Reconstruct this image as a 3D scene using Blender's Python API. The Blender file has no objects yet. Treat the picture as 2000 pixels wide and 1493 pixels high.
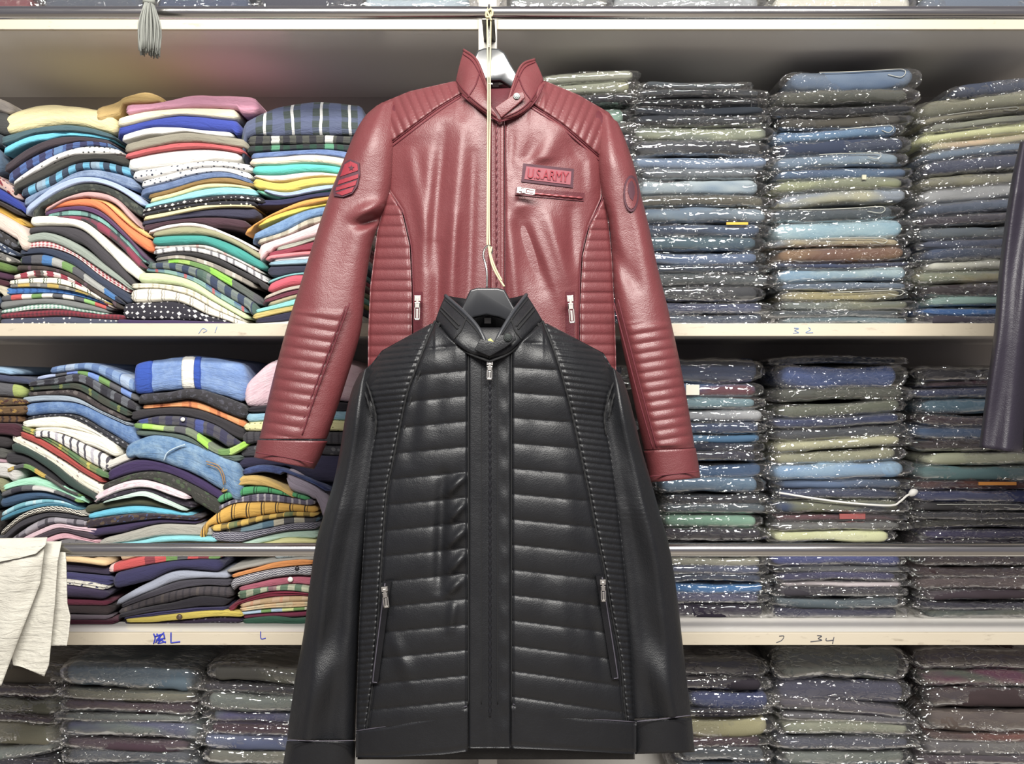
import bpy, bmesh, math, random
import numpy as np
from mathutils import Vector

# ------------------------------------------------------------------ camera, world, light, exposure
SC = bpy.context.scene
COL = SC.collection
F = 1600.0                                   # focal length in pixels of the 2000 x 1493 frame
cam_d = bpy.data.cameras.new('camera'); cam = bpy.data.objects.new('camera', cam_d); COL.objects.link(cam)
cam_d.sensor_width = 36.0; cam_d.lens = 36.0 * F / 2000.0; cam_d.clip_start = 0.02
cam.rotation_euler = (math.pi / 2, 0, 0); SC.camera = cam
world = bpy.data.worlds.new('world'); SC.world = world; world.use_nodes = True
bg = world.node_tree.nodes['Background']
bg.inputs[0].default_value = (0.80, 0.76, 0.86, 1); bg.inputs[1].default_value = 0.24

def area_lamp(name, loc, target, sx, sy, watts, color):
    l = bpy.data.lights.new(name, 'AREA'); l.shape = 'RECTANGLE'; l.size = sx; l.size_y = sy
    l.energy = watts; l.color = color
    o = bpy.data.objects.new(name, l); COL.objects.link(o); o.location = loc
    d = Vector(target) - Vector(loc); o.rotation_euler = d.to_track_quat('-Z', 'Y').to_euler()
    return o
area_lamp('ceiling_tube_lamp', (0.0, -0.25, 1.45), (0.0, 1.6, 0.0), 2.3, 0.16, 80, (1.0, 0.97, 0.90))
area_lamp('ceiling_tube_lamp', (0.1, -0.90, 1.50), (0.1, 0.6, -1.2), 2.3, 0.16, 84, (1.0, 0.98, 0.95))
SC.view_settings.view_transform = 'Standard'; SC.view_settings.look = 'None'
SC.view_settings.gamma = 1.0; SC.view_settings.use_curve_mapping = False
SC.view_settings.exposure = 0.16

# ------------------------------------------------------------------ helpers
rng = np.random.RandomState(7)
random.seed(7)
def P(x, y, Y):
    return ((x - 1000.0) * Y / F, Y, (746.5 - y) * Y / F)
def lin(h, k=1.0):
    h = h.lstrip('#'); out = []
    for i in (0, 2, 4):
        c = int(h[i:i + 2], 16) / 255.0
        c = c / 12.92 if c <= 0.04045 else ((c + 0.055) / 1.055) ** 2.4
        out.append(min(0.92, c * k))
    return (out[0], out[1], out[2], 1.0)
def link(name, me, mat=None, parent=None, smooth=True):
    o = bpy.data.objects.new(name, me); COL.objects.link(o)
    if mat is not None: me.materials.append(mat)
    if parent is not None: o.parent = parent
    if smooth: me.polygons.foreach_set('use_smooth', [True] * len(me.polygons))
    return o
def tag(o, label, cat, group=None, kind=None):
    o['label'] = label; o['category'] = cat
    if group: o['group'] = group
    if kind: o['kind'] = kind
    return o
def empty(name, loc):
    o = bpy.data.objects.new(name, None); COL.objects.link(o); o.location = loc; o.empty_display_size = 0.02
    return o
def attach(o, root):
    """parent o to root keeping its world position (root is an Empty with only a location)"""
    o.parent = root; o.location = Vector(o.location) - Vector(root.location)
    return o
def mesh(name, v, f, uv=None):
    me = bpy.data.meshes.new(name); me.from_pydata([tuple(p) for p in v], [], f); 
    if uv is not None:
        lay = me.uv_layers.new(name='UVMap')
        idx = np.zeros(len(me.loops), dtype=np.int32); me.loops.foreach_get('vertex_index', idx)
        lay.data.foreach_set('uv', np.asarray(uv, dtype=np.float32)[idx].ravel())
    me.update(); return me
def grid_faces(nr, nc, off=0, flip=False, wrap=False):
    f = []
    cc = nc if wrap else nc - 1
    for i in range(nr - 1):
        for j in range(cc):
            a = off + i * nc + j; b = off + i * nc + (j + 1) % nc; c = b + nc; d = a + nc
            f.append((a, d, c, b) if flip else (a, b, c, d))
    return f
def box_bm(bm, x0, x1, y0, y1, z0, z1):
    r = bmesh.ops.create_cube(bm, size=1.0)
    bmesh.ops.scale(bm, vec=(x1 - x0, y1 - y0, z1 - z0), verts=r['verts'])
    bmesh.ops.translate(bm, vec=((x0 + x1) / 2, (y0 + y1) / 2, (z0 + z1) / 2), verts=r['verts'])
    return r['verts']
def bm_obj(name, bm, mat, parent=None, bevel=0.0, smooth=False, seg=2):
    if bevel > 0:
        bmesh.ops.bevel(bm, geom=list(bm.edges), offset=bevel, segments=seg, profile=0.6, affect='EDGES')
    bmesh.ops.recalc_face_normals(bm, faces=bm.faces)
    me = bpy.data.meshes.new(name); bm.to_mesh(me); bm.free()
    return link(name, me, mat, parent, smooth)
def box(name, x0, x1, y0, y1, z0, z1, mat, parent=None, bevel=0.0):
    bm = bmesh.new(); box_bm(bm, x0, x1, y0, y1, z0, z1); return bm_obj(name, bm, mat, parent, bevel)
def catmull(pts, n):
    p = np.asarray(pts, float)
    if len(p) < 3:
        t = np.linspace(0, 1, n)[:, None]; return p[0] * (1 - t) + p[-1] * t
    q = np.vstack([2 * p[0] - p[1], p, 2 * p[-1] - p[-2]])
    seg = np.linalg.norm(np.diff(p, axis=0), axis=1); cum = np.concatenate([[0], np.cumsum(seg)])
    out = []
    for s in np.linspace(0, cum[-1], n):
        i = min(len(seg) - 1, max(0, int(np.searchsorted(cum, s, side='right') - 1)))
        t = (s - cum[i]) / max(seg[i], 1e-9)
        a, b, c, d = q[i], q[i + 1], q[i + 2], q[i + 3]
        out.append(0.5 * (2 * b + (c - a) * t + (2 * a - 5 * b + 4 * c - d) * t * t + (3 * b - a - 3 * c + d) * t ** 3))
    return np.array(out)
def tube_data(pts, r, n=8, off=0, ry=None):
    pts = np.asarray(pts, float); m = len(pts)
    rr = np.full(m, r) if np.isscalar(r) else np.asarray(r, float)
    tan = np.gradient(pts, axis=0); tan /= np.linalg.norm(tan, axis=1)[:, None] + 1e-12
    ref = np.array([0, 1.0, 0]) if abs(tan[0][1]) < 0.9 else np.array([1.0, 0, 0])
    v = []
    nrm = np.cross(tan[0], ref); nrm /= np.linalg.norm(nrm)
    for i in range(m):
        nrm = nrm - tan[i] * np.dot(nrm, tan[i]); nrm /= np.linalg.norm(nrm) + 1e-12
        bi = np.cross(tan[i], nrm)
        for k in range(n):
            a = 2 * math.pi * k / n
            v.append(pts[i] + rr[i] * (math.cos(a) * nrm + math.sin(a) * bi))
    f = grid_faces(m, n, off, wrap=True)
    f.append(tuple(off + k for k in range(n))[::-1]); f.append(tuple(off + (m - 1) * n + k for k in range(n)))
    return v, f
def tube(name, pts, r, mat, parent=None, n=8, smooth=True):
    v, f = tube_data(pts, r, n); return link(name, mesh(name, v, f), mat, parent, smooth)
def prism(name, poly, Y, thick, mat, parent=None, bevel=0.0, seg=2, tilt=None, smooth=False):
    """a slab cut to an outline given in picture units at distance Y"""
    bm = bmesh.new()
    vs = [bm.verts.new(P(x, y, Y if tilt is None else tilt(x, y))) for x, y in poly]
    f = bm.faces.new(vs)
    r = bmesh.ops.extrude_face_region(bm, geom=[f])
    bmesh.ops.translate(bm, vec=(0, thick, 0), verts=[g for g in r['geom'] if isinstance(g, bmesh.types.BMVert)])
    bmesh.ops.recalc_face_normals(bm, faces=bm.faces)
    return bm_obj(name, bm, mat, parent, bevel, smooth, seg)
def noise1(x, seed, k=5, base=6.0):
    r = np.random.RandomState(seed); out = np.zeros_like(np.asarray(x, float))
    for i in range(k):
        out += np.sin(np.asarray(x) * base * (1.7 ** i) + r.rand() * 6.28) / (1.5 ** i) * r.uniform(.5, 1)
    return out / 2.0

# ------------------------------------------------------------------ materials
MATS = {}
def newmat(name):
    m = bpy.data.materials.new(name); m.use_nodes = True
    nt = m.node_tree; b = nt.nodes['Principled BSDF']; return m, nt, b
def nd(nt, t, **kw):
    n = nt.nodes.new(t)
    for k, v in kw.items():
        if k in n.inputs.keys(): n.inputs[k].default_value = v
        else: setattr(n, k, v)
    return n
def math_n(nt, op, a, b=None, c=None):
    n = nt.nodes.new('ShaderNodeMath'); n.operation = op
    for i, s in enumerate((a, b, c)):
        if s is None: continue
        if isinstance(s, (int, float)): n.inputs[i].default_value = s
        else: nt.links.new(s, n.inputs[i])
    return n.outputs[0]
def mixc(nt, fac, a, b, blend='MIX'):
    n = nt.nodes.new('ShaderNodeMix'); n.data_type = 'RGBA'; n.blend_type = blend
    for i, s in ((0, fac), (6, a), (7, b)):
        if isinstance(s, (int, float)): n.inputs[i].default_value = s
        elif isinstance(s, tuple): n.inputs[i].default_value = s
        else: nt.links.new(s, n.inputs[i])
    return n.outputs[2]
def noise_tex(nt, vec, scale, detail=3, rough=.6):
    n = nt.nodes.new('ShaderNodeTexNoise'); n.inputs['Scale'].default_value = scale
    n.inputs['Detail'].default_value = detail; n.inputs['Roughness'].default_value = rough
    if vec is not None: nt.links.new(vec, n.inputs['Vector'])
    return n
def bump(nt, h, strength, dist, b):
    n = nt.nodes.new('ShaderNodeBump'); n.inputs['Strength'].default_value = strength; n.inputs['Distance'].default_value = dist
    nt.links.new(h, n.inputs['Height']); nt.links.new(n.outputs[0], b.inputs['Normal']); return n
def plain(name, hexc, rough=.5, metal=0.0, k=1.0, spec=.5):
    if name in MATS: return MATS[name]
    m, nt, b = newmat(name); b.inputs['Base Color'].default_value = lin(hexc, k)
    b.inputs['Roughness'].default_value = rough; b.inputs['Metallic'].default_value = metal
    b.inputs['Specular IOR Level'].default_value = spec; MATS[name] = m; return m
def band(nt, x, freq, width, phase=0.0):
    f = math_n(nt, 'FRACT', math_n(nt, 'ADD', math_n(nt, 'MULTIPLY', x, freq), phase))
    return math_n(nt, 'LESS_THAN', f, width)
def cloth(pat, c1, c2=None, c3=None):
    """woven cloth; pat picks the printed or woven pattern, cloth colours are greyed a little, as if washed out by haze"""
    key = ('cloth', pat, c1, c2, c3)
    if key in MATS: return MATS[key]
    m, nt, b = newmat('cloth_' + pat)
    def hazed_dye(c):  # haze painted into the cloth colour by mixing in some grey
        c = lin(c, .92); g = .3 * c[0] + .5 * c[1] + .2 * c[2]; return tuple(q * .84 + g * .16 for q in c[:3]) + (1.0,)
    A = hazed_dye(c1); B = hazed_dye(c2) if c2 else (A[0] * .5, A[1] * .5, A[2] * .5, 1)
    Cc = hazed_dye(c3) if c3 else (.75, .74, .68, 1)
    uvn = nt.nodes.new('ShaderNodeUVMap'); sep = nt.nodes.new('ShaderNodeSeparateXYZ')
    wob = noise_tex(nt, uvn.outputs[0], 14, 1)
    wv = nt.nodes.new('ShaderNodeVectorMath'); wv.operation = 'MULTIPLY_ADD'
    nt.links.new(wob.outputs['Color'], wv.inputs[0]); wv.inputs[1].default_value = (.010, .006, 0); nt.links.new(uvn.outputs[0], wv.inputs[2])
    nt.links.new(wv.outputs[0], sep.inputs[0]); u, v = sep.outputs[0], sep.outputs[1]
    fine = noise_tex(nt, uvn.outputs[0], 260, 3, .7)
    if pat == 'plain': col = mixc(nt, .0, A, A)
    elif pat == 'plaid':
        w1 = band(nt, u, 17, .42); w2 = band(nt, v, 40, .4, .2)
        col = mixc(nt, math_n(nt, 'MULTIPLY', w1, .75), A, B); col = mixc(nt, math_n(nt, 'MULTIPLY', w2, .45), col, B)
        col = mixc(nt, math_n(nt, 'MULTIPLY', band(nt, u, 17, .10, .33), .85), col, Cc)
    elif pat == 'check':
        w1 = band(nt, u, 36, .5); w2 = band(nt, v, 60, .5)
        col = mixc(nt, w1, A, B); col = mixc(nt, math_n(nt, 'MULTIPLY', w2, .35), col, A)
        col = mixc(nt, math_n(nt, 'MULTIPLY', band(nt, u, 9, .16, .1), .8), col, Cc)
    elif pat == 'gingham':
        w1 = band(nt, u, 125, .5); w2 = band(nt, v, 125, .5)
        s = math_n(nt, 'MULTIPLY', math_n(nt, 'ADD', w1, w2), .5); col = mixc(nt, s, A, B)
    elif pat == 'stripe':
        col = mixc(nt, band(nt, u, 70, .3), A, B); col = mixc(nt, band(nt, u, 14, .08, .4), col, Cc)
    elif pat == 'lines':
        col = mixc(nt, band(nt, u, 34, .09), A, B); col = mixc(nt, band(nt, u, 34, .05, .8), col, B)
    elif pat == 'blocks':
        n1 = nt.nodes.new('ShaderNodeTexWhiteNoise'); n1.noise_dimensions = '1D'
        nt.links.new(math_n(nt, 'FLOOR', math_n(nt, 'MULTIPLY', u, 46)), n1.inputs['W'])
        ramp = nt.nodes.new('ShaderNodeValToRGB'); ramp.color_ramp.interpolation = 'CONSTANT'
        cs = [A, B, Cc, (.10, .10, .11, 1), (.16, .28, .10, 1)]
        while len(ramp.color_ramp.elements) < 5: ramp.color_ramp.elements.new(.5)
        for i, e in enumerate(ramp.color_ramp.elements): e.position = i / 5; e.color = cs[i]
        nt.links.new(n1.outputs['Value'], ramp.inputs[0]); col = ramp.outputs[0]
    elif pat in ('dots', 'triangles'):
        vo = nt.nodes.new('ShaderNodeTexVoronoi'); vo.inputs['Scale'].default_value = 95 if pat == 'dots' else 85
        vo.inputs['Randomness'].default_value = .35; nt.links.new(uvn.outputs[0], vo.inputs['Vector'])
        if pat == 'triangles': vo.distance = 'MANHATTAN'
        col = mixc(nt, math_n(nt, 'LESS_THAN', vo.outputs['Distance'], .22 if pat == 'dots' else .42), A, B)
    elif pat == 'denim':
        big = noise_tex(nt, uvn.outputs[0], 38, 4, .75)
        mr = nt.nodes.new('ShaderNodeMapRange'); nt.links.new(big.outputs[0], mr.inputs[0])
        mr.inputs[1].default_value = .40; mr.inputs[2].default_value = .66
        col = mixc(nt, mr.outputs[0], A, B); col = mixc(nt, math_n(nt, 'MULTIPLY', fine.outputs[0], .35), col, Cc)
    elif pat == 'print':
        vo = nt.nodes.new('ShaderNodeTexVoronoi'); vo.inputs['Scale'].default_value = 75; nt.links.new(uvn.outputs[0], vo.inputs['Vector'])
        nz = noise_tex(nt, uvn.outputs[0], 110, 2)
        col = mixc(nt, math_n(nt, 'LESS_THAN', vo.outputs['Distance'], .36), A, B)
        col = mixc(nt, math_n(nt, 'GREATER_THAN', nz.outputs[0], .60), col, Cc)
    elif pat == 'herring':
        zig = math_n(nt, 'PINGPONG', math_n(nt, 'MULTIPLY', u, 110), .5)
        col = mixc(nt, math_n(nt, 'LESS_THAN', math_n(nt, 'FRACT', math_n(nt, 'ADD', math_n(nt, 'MULTIPLY', v, 210), zig)), .5), A, B)
    else: raise ValueError(pat)
    dirt = noise_tex(nt, uvn.outputs[0], 30, 3)
    col = mixc(nt, math_n(nt, 'MULTIPLY', dirt.outputs[0], .22), col, (.45, .43, .40, 1), 'MULTIPLY')
    nt.links.new(col, b.inputs['Base Color']); b.inputs['Roughness'].default_value = .88
    b.inputs['Specular IOR Level'].default_value = .22; b.inputs['Sheen Weight'].default_value = .12
    cm = nt.nodes.new('ShaderNodeMapping'); cm.inputs['Scale'].default_value = (.55, 2.4, 1); cm.inputs['Rotation'].default_value = (0, 0, .25); nt.links.new(uvn.outputs[0], cm.inputs[0])
    wr = noise_tex(nt, cm.outputs[0], 42, 5, .62); wr.inputs['Distortion'].default_value = .9
    h = math_n(nt, 'ADD', math_n(nt, 'MULTIPLY', wr.outputs[0], 1.0), math_n(nt, 'MULTIPLY', fine.outputs[0], .12))
    bump(nt, h, .75, .005, b); MATS[key] = m; return m
def jeans_mat(c1, c2):
    key = ('jeans', c1, c2)
    if key in MATS: return MATS[key]
    m, nt, b = newmat('denim_twill')
    def dull(c):
        c = lin(c, .74); g = (c[0] + c[1] + c[2]) / 3; return tuple(q * .80 + g * .20 for q in c[:3]) + (1.0,)
    A = dull(c1); B = dull(c2)
    uvn = nt.nodes.new('ShaderNodeUVMap')
    mp = nt.nodes.new('ShaderNodeMapping'); mp.inputs['Scale'].default_value = (1, 3.0, 1); nt.links.new(uvn.outputs[0], mp.inputs[0])
    big = noise_tex(nt, mp.outputs[0], 7, 2, .5); mr = nt.nodes.new('ShaderNodeMapRange')
    nt.links.new(big.outputs[0], mr.inputs[0]); mr.inputs[1].default_value = .42; mr.inputs[2].default_value = .58
    fine = noise_tex(nt, uvn.outputs[0], 420, 2, .7)
    col = mixc(nt, mr.outputs[0], A, B); col = mixc(nt, math_n(nt, 'MULTIPLY', fine.outputs[0], .5), col, (.55, .55, .55, 1), 'MULTIPLY')
    nt.links.new(col, b.inputs['Base Color']); b.inputs['Roughness'].default_value = .85; b.inputs['Specular IOR Level'].default_value = .2
    bump(nt, fine.outputs[0], .3, .001, b); MATS[key] = m; return m
def poly_mat():
    if 'poly' in MATS: return MATS['poly']
    m = bpy.data.materials.new('clear_polythene'); m.use_nodes = True; nt = m.node_tree; nt.nodes.clear()
    out = nt.nodes.new('ShaderNodeOutputMaterial'); uvn = nt.nodes.new('ShaderNodeUVMap')
    mp = nt.nodes.new('ShaderNodeMapping'); mp.inputs['Scale'].default_value = (1.0, 2.2, 1); nt.links.new(uvn.outputs[0], mp.inputs[0])
    n1 = noise_tex(nt, mp.outputs[0], 16, 2, .5); n1.inputs['Distortion'].default_value = .8
    nm = noise_tex(nt, uvn.outputs[0], 11, 2, .5)
    vo = nt.nodes.new('ShaderNodeTexVoronoi'); vo.feature = 'DISTANCE_TO_EDGE'; vo.inputs['Scale'].default_value = 44
    mp2 = nt.nodes.new('ShaderNodeVectorMath'); mp2.operation = 'MULTIPLY_ADD'
    nt.links.new(n1.outputs['Color'], mp2.inputs[0]); mp2.inputs[1].default_value = (.09, .09, 0); nt.links.new(mp.outputs[0], mp2.inputs[2])
    nt.links.new(mp2.outputs[0], vo.inputs['Vector'])
    mr = nt.nodes.new('ShaderNodeMapRange'); nt.links.new(nm.outputs[0], mr.inputs[0]); mr.inputs[1].default_value = .40; mr.inputs[2].default_value = .58
    ridge = math_n(nt, 'MULTIPLY', math_n(nt, 'SUBTRACT', .10, math_n(nt, 'MINIMUM', vo.outputs['Distance'], .10)), mr.outputs[0])
    h = math_n(nt, 'ADD', math_n(nt, 'MULTIPLY', n1.outputs[0], .9), math_n(nt, 'MULTIPLY', ridge, 7.0))
    bp = nt.nodes.new('ShaderNodeBump'); bp.inputs['Strength'].default_value = .9; bp.inputs['Distance'].default_value = .005
    nt.links.new(h, bp.inputs['Height'])
    fr = nt.nodes.new('ShaderNodeFresnel'); fr.inputs['IOR'].default_value = 1.45
    gl = nt.nodes.new('ShaderNodeBsdfGlossy'); gl.inputs['Roughness'].default_value = .06; gl.inputs['Color'].default_value = (1, 1, 1, 1)
    nt.links.new(bp.outputs[0], gl.inputs['Normal'])
    tr = nt.nodes.new('ShaderNodeBsdfTransparent'); tr.inputs['Color'].default_value = (.985, .985, .98, 1)
    df = nt.nodes.new('ShaderNodeBsdfDiffuse'); df.inputs['Color'].default_value = (.8, .8, .78, 1)
    mx0 = nt.nodes.new('ShaderNodeMixShader'); mx0.inputs[0].default_value = .018
    nt.links.new(tr.outputs[0], mx0.inputs[1]); nt.links.new(df.outputs[0], mx0.inputs[2])
    mx = nt.nodes.new('ShaderNodeMixShader'); nt.links.new(math_n(nt, 'MINIMUM', math_n(nt, 'MULTIPLY_ADD', fr.outputs[0], .8, .06), .34), mx.inputs[0])
    nt.links.new(mx0.outputs[0], mx.inputs[1]); nt.links.new(gl.outputs[0], mx.inputs[2])
    nt.links.new(mx.outputs[0], out.inputs[0]); MATS['poly'] = m; return m
def leather(name, hexc, rough, spec, coat=0.0, grain=.25):
    if name in MATS: return MATS[name]
    m, nt, b = newmat(name); tc = nt.nodes.new('ShaderNodeTexCoord')
    n1 = noise_tex(nt, tc.outputs['Object'], 9, 3); A = lin(hexc)
    col = mixc(nt, math_n(nt, 'MULTIPLY', n1.outputs[0], .5), A, (A[0] * .72, A[1] * .68, A[2] * .68, 1))
    nt.links.new(col, b.inputs['Base Color'])
    b.inputs['Specular IOR Level'].default_value = spec
    vo = nt.nodes.new('ShaderNodeTexVoronoi'); vo.inputs['Scale'].default_value = 520; nt.links.new(tc.outputs['Object'], vo.inputs['Vector'])
    n2 = noise_tex(nt, tc.outputs['Object'], 130, 3)
    n3 = noise_tex(nt, tc.outputs['Object'], 26, 3)
    nt.links.new(math_n(nt, 'MULTIPLY_ADD', n3.outputs[0], .25, rough - .12), b.inputs['Roughness'])
    h = math_n(nt, 'ADD', math_n(nt, 'ADD', math_n(nt, 'MULTIPLY', vo.outputs['Distance'], .35), math_n(nt, 'MULTIPLY', n2.outputs[0], .5)), math_n(nt, 'MULTIPLY', n3.outputs[0], 1.6))
    bump(nt, h, grain, .003, b); MATS[name] = m; return m
def board_mat(name, hexc, rough=.45):
    if name in MATS: return MATS[name]
    m, nt, b = newmat(name); tc = nt.nodes.new('ShaderNodeTexCoord')
    mp = nt.nodes.new('ShaderNodeMapping'); mp.inputs['Scale'].default_value = (1, 1, 4); nt.links.new(tc.outputs['Object'], mp.inputs[0])
    n1 = noise_tex(nt, mp.outputs[0], 22, 4, .65); n2 = noise_tex(nt, mp.outputs[0], 3, 2)
    mr = nt.nodes.new('ShaderNodeMapRange'); nt.links.new(n1.outputs[0], mr.inputs[0]); mr.inputs[1].default_value = .60; mr.inputs[2].default_value = .74
    col = mixc(nt, math_n(nt, 'MULTIPLY', mr.outputs[0], .45), lin(hexc), (.16, .12, .08, 1))
    col = mixc(nt, math_n(nt, 'MULTIPLY', n2.outputs[0], .35), col, (.55, .47, .36, 1), 'MULTIPLY')
    nt.links.new(col, b.inputs['Base Color']); b.inputs['Roughness'].default_value = rough
    bump(nt, n1.outputs[0], .15, .002, b); MATS[name] = m; return m
M_STEEL = plain('brushed_steel', 'c9c7c4', .20, 1.0)
nt_ = M_STEEL.node_tree; tc_ = nt_.nodes.new('ShaderNodeTexCoord'); mp_ = nt_.nodes.new('ShaderNodeMapping')
mp_.inputs['Scale'].default_value = (2, 60, 60); nt_.links.new(tc_.outputs['Object'], mp_.inputs[0]); nz_ = noise_tex(nt_, mp_.outputs[0], 8, 3)
nt_.links.new(math_n(nt_, 'MULTIPLY_ADD', nz_.outputs[0], .18, .12), nt_.nodes['Principled BSDF'].inputs['Roughness'])
M_CHROME = plain('polished_zip_metal', 'ece8e0', .32, 1.0)
M_DARKMETAL = plain('dark_metal', '4a4744', .35, 1.0)
M_POST = plain('white_painted_metal', 'd6d2c8', .4)
M_EDGE = board_mat('worn_cream_board', 'c9c0ae')
M_WALL = plain('grey_back_panel', 'a8a29c', .40)
M_LAM = plain('grey_laminate', 'e0dcd6', .14, 0, 1, .7); M_LAM.node_tree.nodes['Principled BSDF'].inputs['IOR'].default_value = 1.55

# ------------------------------------------------------------------ the setting
YF, YB = 1.60, 1.98
o = box('wall_back', -1.75, 1.75, YB, YB + .03, -1.45, 1.25, M_WALL); o['kind'] = 'structure'
o['label'] = 'grey laminate back panel behind the shelves'
o = box('floor', -2.6, 2.6, -2.8, YB + .03, -1.50, -1.45, plain('floor_tile', '9a938a', .35)); o['kind'] = 'structure'
def shelf(zt, zb, label):
    root = empty('shelf_board', (0, YF, zb)); 
    a = box('board', -1.72, 1.72, YF + .004, YB, zb, zt, M_LAM, None); attach(a, root)
    e = box('edge_strip', -1.72, 1.72, YF - .004, YF + .0045, zb - .001, zt + .001, M_EDGE, None, .0012); attach(e, root)
    tag(root, label, 'shelf'); return root
Z1T, Z1B = .7085, .6885     # board above the shirts
Z2T, Z2B = .1135, .0905
Z3T, Z3B = -.490, -.512
Z4T, Z4B = -.860, -.882
shelf(Z1T, Z1B, 'topmost shelf board with worn cream edge, behind the upper steel rail')
S2_ = shelf(Z2T, Z2B, 'middle shelf board with worn cream edge, crossing behind the red jacket')
S3_ = shelf(Z3T, Z3B, 'lower shelf board with cream edge, just below the lower steel rail')
shelf(Z4T, Z4B, 'lowest shelf board under the bottom rows of wrapped jeans')
o = box('shelf_post', P(935, 0, 1.592)[0], P(971, 0, 1.592)[0], 1.572, 1.595, -1.45, 1.22, M_POST, None, .003)
tag(o, 'white metal upright post behind the two jackets', 'post')
for xx, nm in ((-1.735, 'left'), (1.735, 'right')):
    w = box('wall_' + nm, xx - .015, xx + .015, YF, YB, -1.45, 1.22, M_WALL); w['kind'] = 'structure'
YR = 1.47
def rail(yc, r_px, label):
    z = P(0, yc, YR)[2]; r = r_px * YR / F
    t = tube('hanging_rail', [(-1.70 + 3.4 * i / 12, YR, z) for i in range(13)], r, M_STEEL, None, 24)
    tag(t, label, 'rail')
    bm = bmesh.new(); x0, x1 = P(941, 0, YR)[0], P(966, 0, YR)[0]
    box_bm(bm, x0, x1, YR + r * .6, 1.572, z - r * .9, z - r * .25); box_bm(bm, x0, x1, YR - r * .3, YR + r * 1.3, z - r * 1.35, z - r * .95)
    b = bm_obj('rail_bracket', bm, M_DARKMETAL, t, .001)
    return t
rail(25, 12, 'upper polished steel hanging rail along the top shelf edge')
rail(1074, 13, 'lower polished steel hanging rail crossing behind the black jacket')

# pen marks on the shelf edges
M_INK = plain('blue_ink', '2a35a8', .6); M_INK2 = plain('faded_blue_ink', '7d93b5', .7); M_INK3 = plain('grey_ink', '3a3d4a', .7)
def strokes(name, parent, mat, lines, r=.0009):
    v, f = [], []
    for ln in lines:
        pts = [P(x, y, YF - .0045) for x, y in ln]
        a, b = tube_data(catmull(pts, 4 * len(pts)), r, 5, len(v)); v += list(a); f += b
    attach(link(name, mesh(name, v, f), mat), parent)
strokes('pen_marking', S3_, M_INK, [[(300, 1238), (303, 1247), (300, 1258)], [(306, 1238), (312, 1248), (309, 1257)], [(303, 1244), (316, 1240), (305, 1252), (320, 1247), (308, 1257), (324, 1254)], [(320, 1236), (312, 1247), (324, 1256)], [(304, 1256), (318, 1238), (322, 1249)], [(334, 1236), (334, 1254), (335, 1256), (352, 1254)]], .0013)
strokes('pen_marking', S3_, M_INK, [[(509, 1234), (510, 1248), (519, 1247)]], .0009)
strokes('pen_marking', S3_, M_INK3, [[(1522, 1243), (1531, 1243), (1527, 1251), (1516, 1256)]], .0007)
strokes('pen_marking', S3_, M_INK3, [[(1596, 1242), (1605, 1243), (1598, 1248), (1605, 1251), (1583, 1254)], [(1614, 1247), (1614, 1252), (1627, 1251)], [(1629, 1245), (1626, 1258)]], .0008)
strokes('pen_marking', S2_, M_INK2, [[(1551, 641), (1560, 642), (1552, 646), (1560, 650), (1549, 651)], [(1579, 640), (1583, 644), (1574, 650), (1588, 650)]], .0008)
strokes('pen_marking', S2_, M_INK2, [[(388, 652), (396, 642), (404, 646), (397, 650)], [(424, 638), (420, 650)]], .0007)

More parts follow.
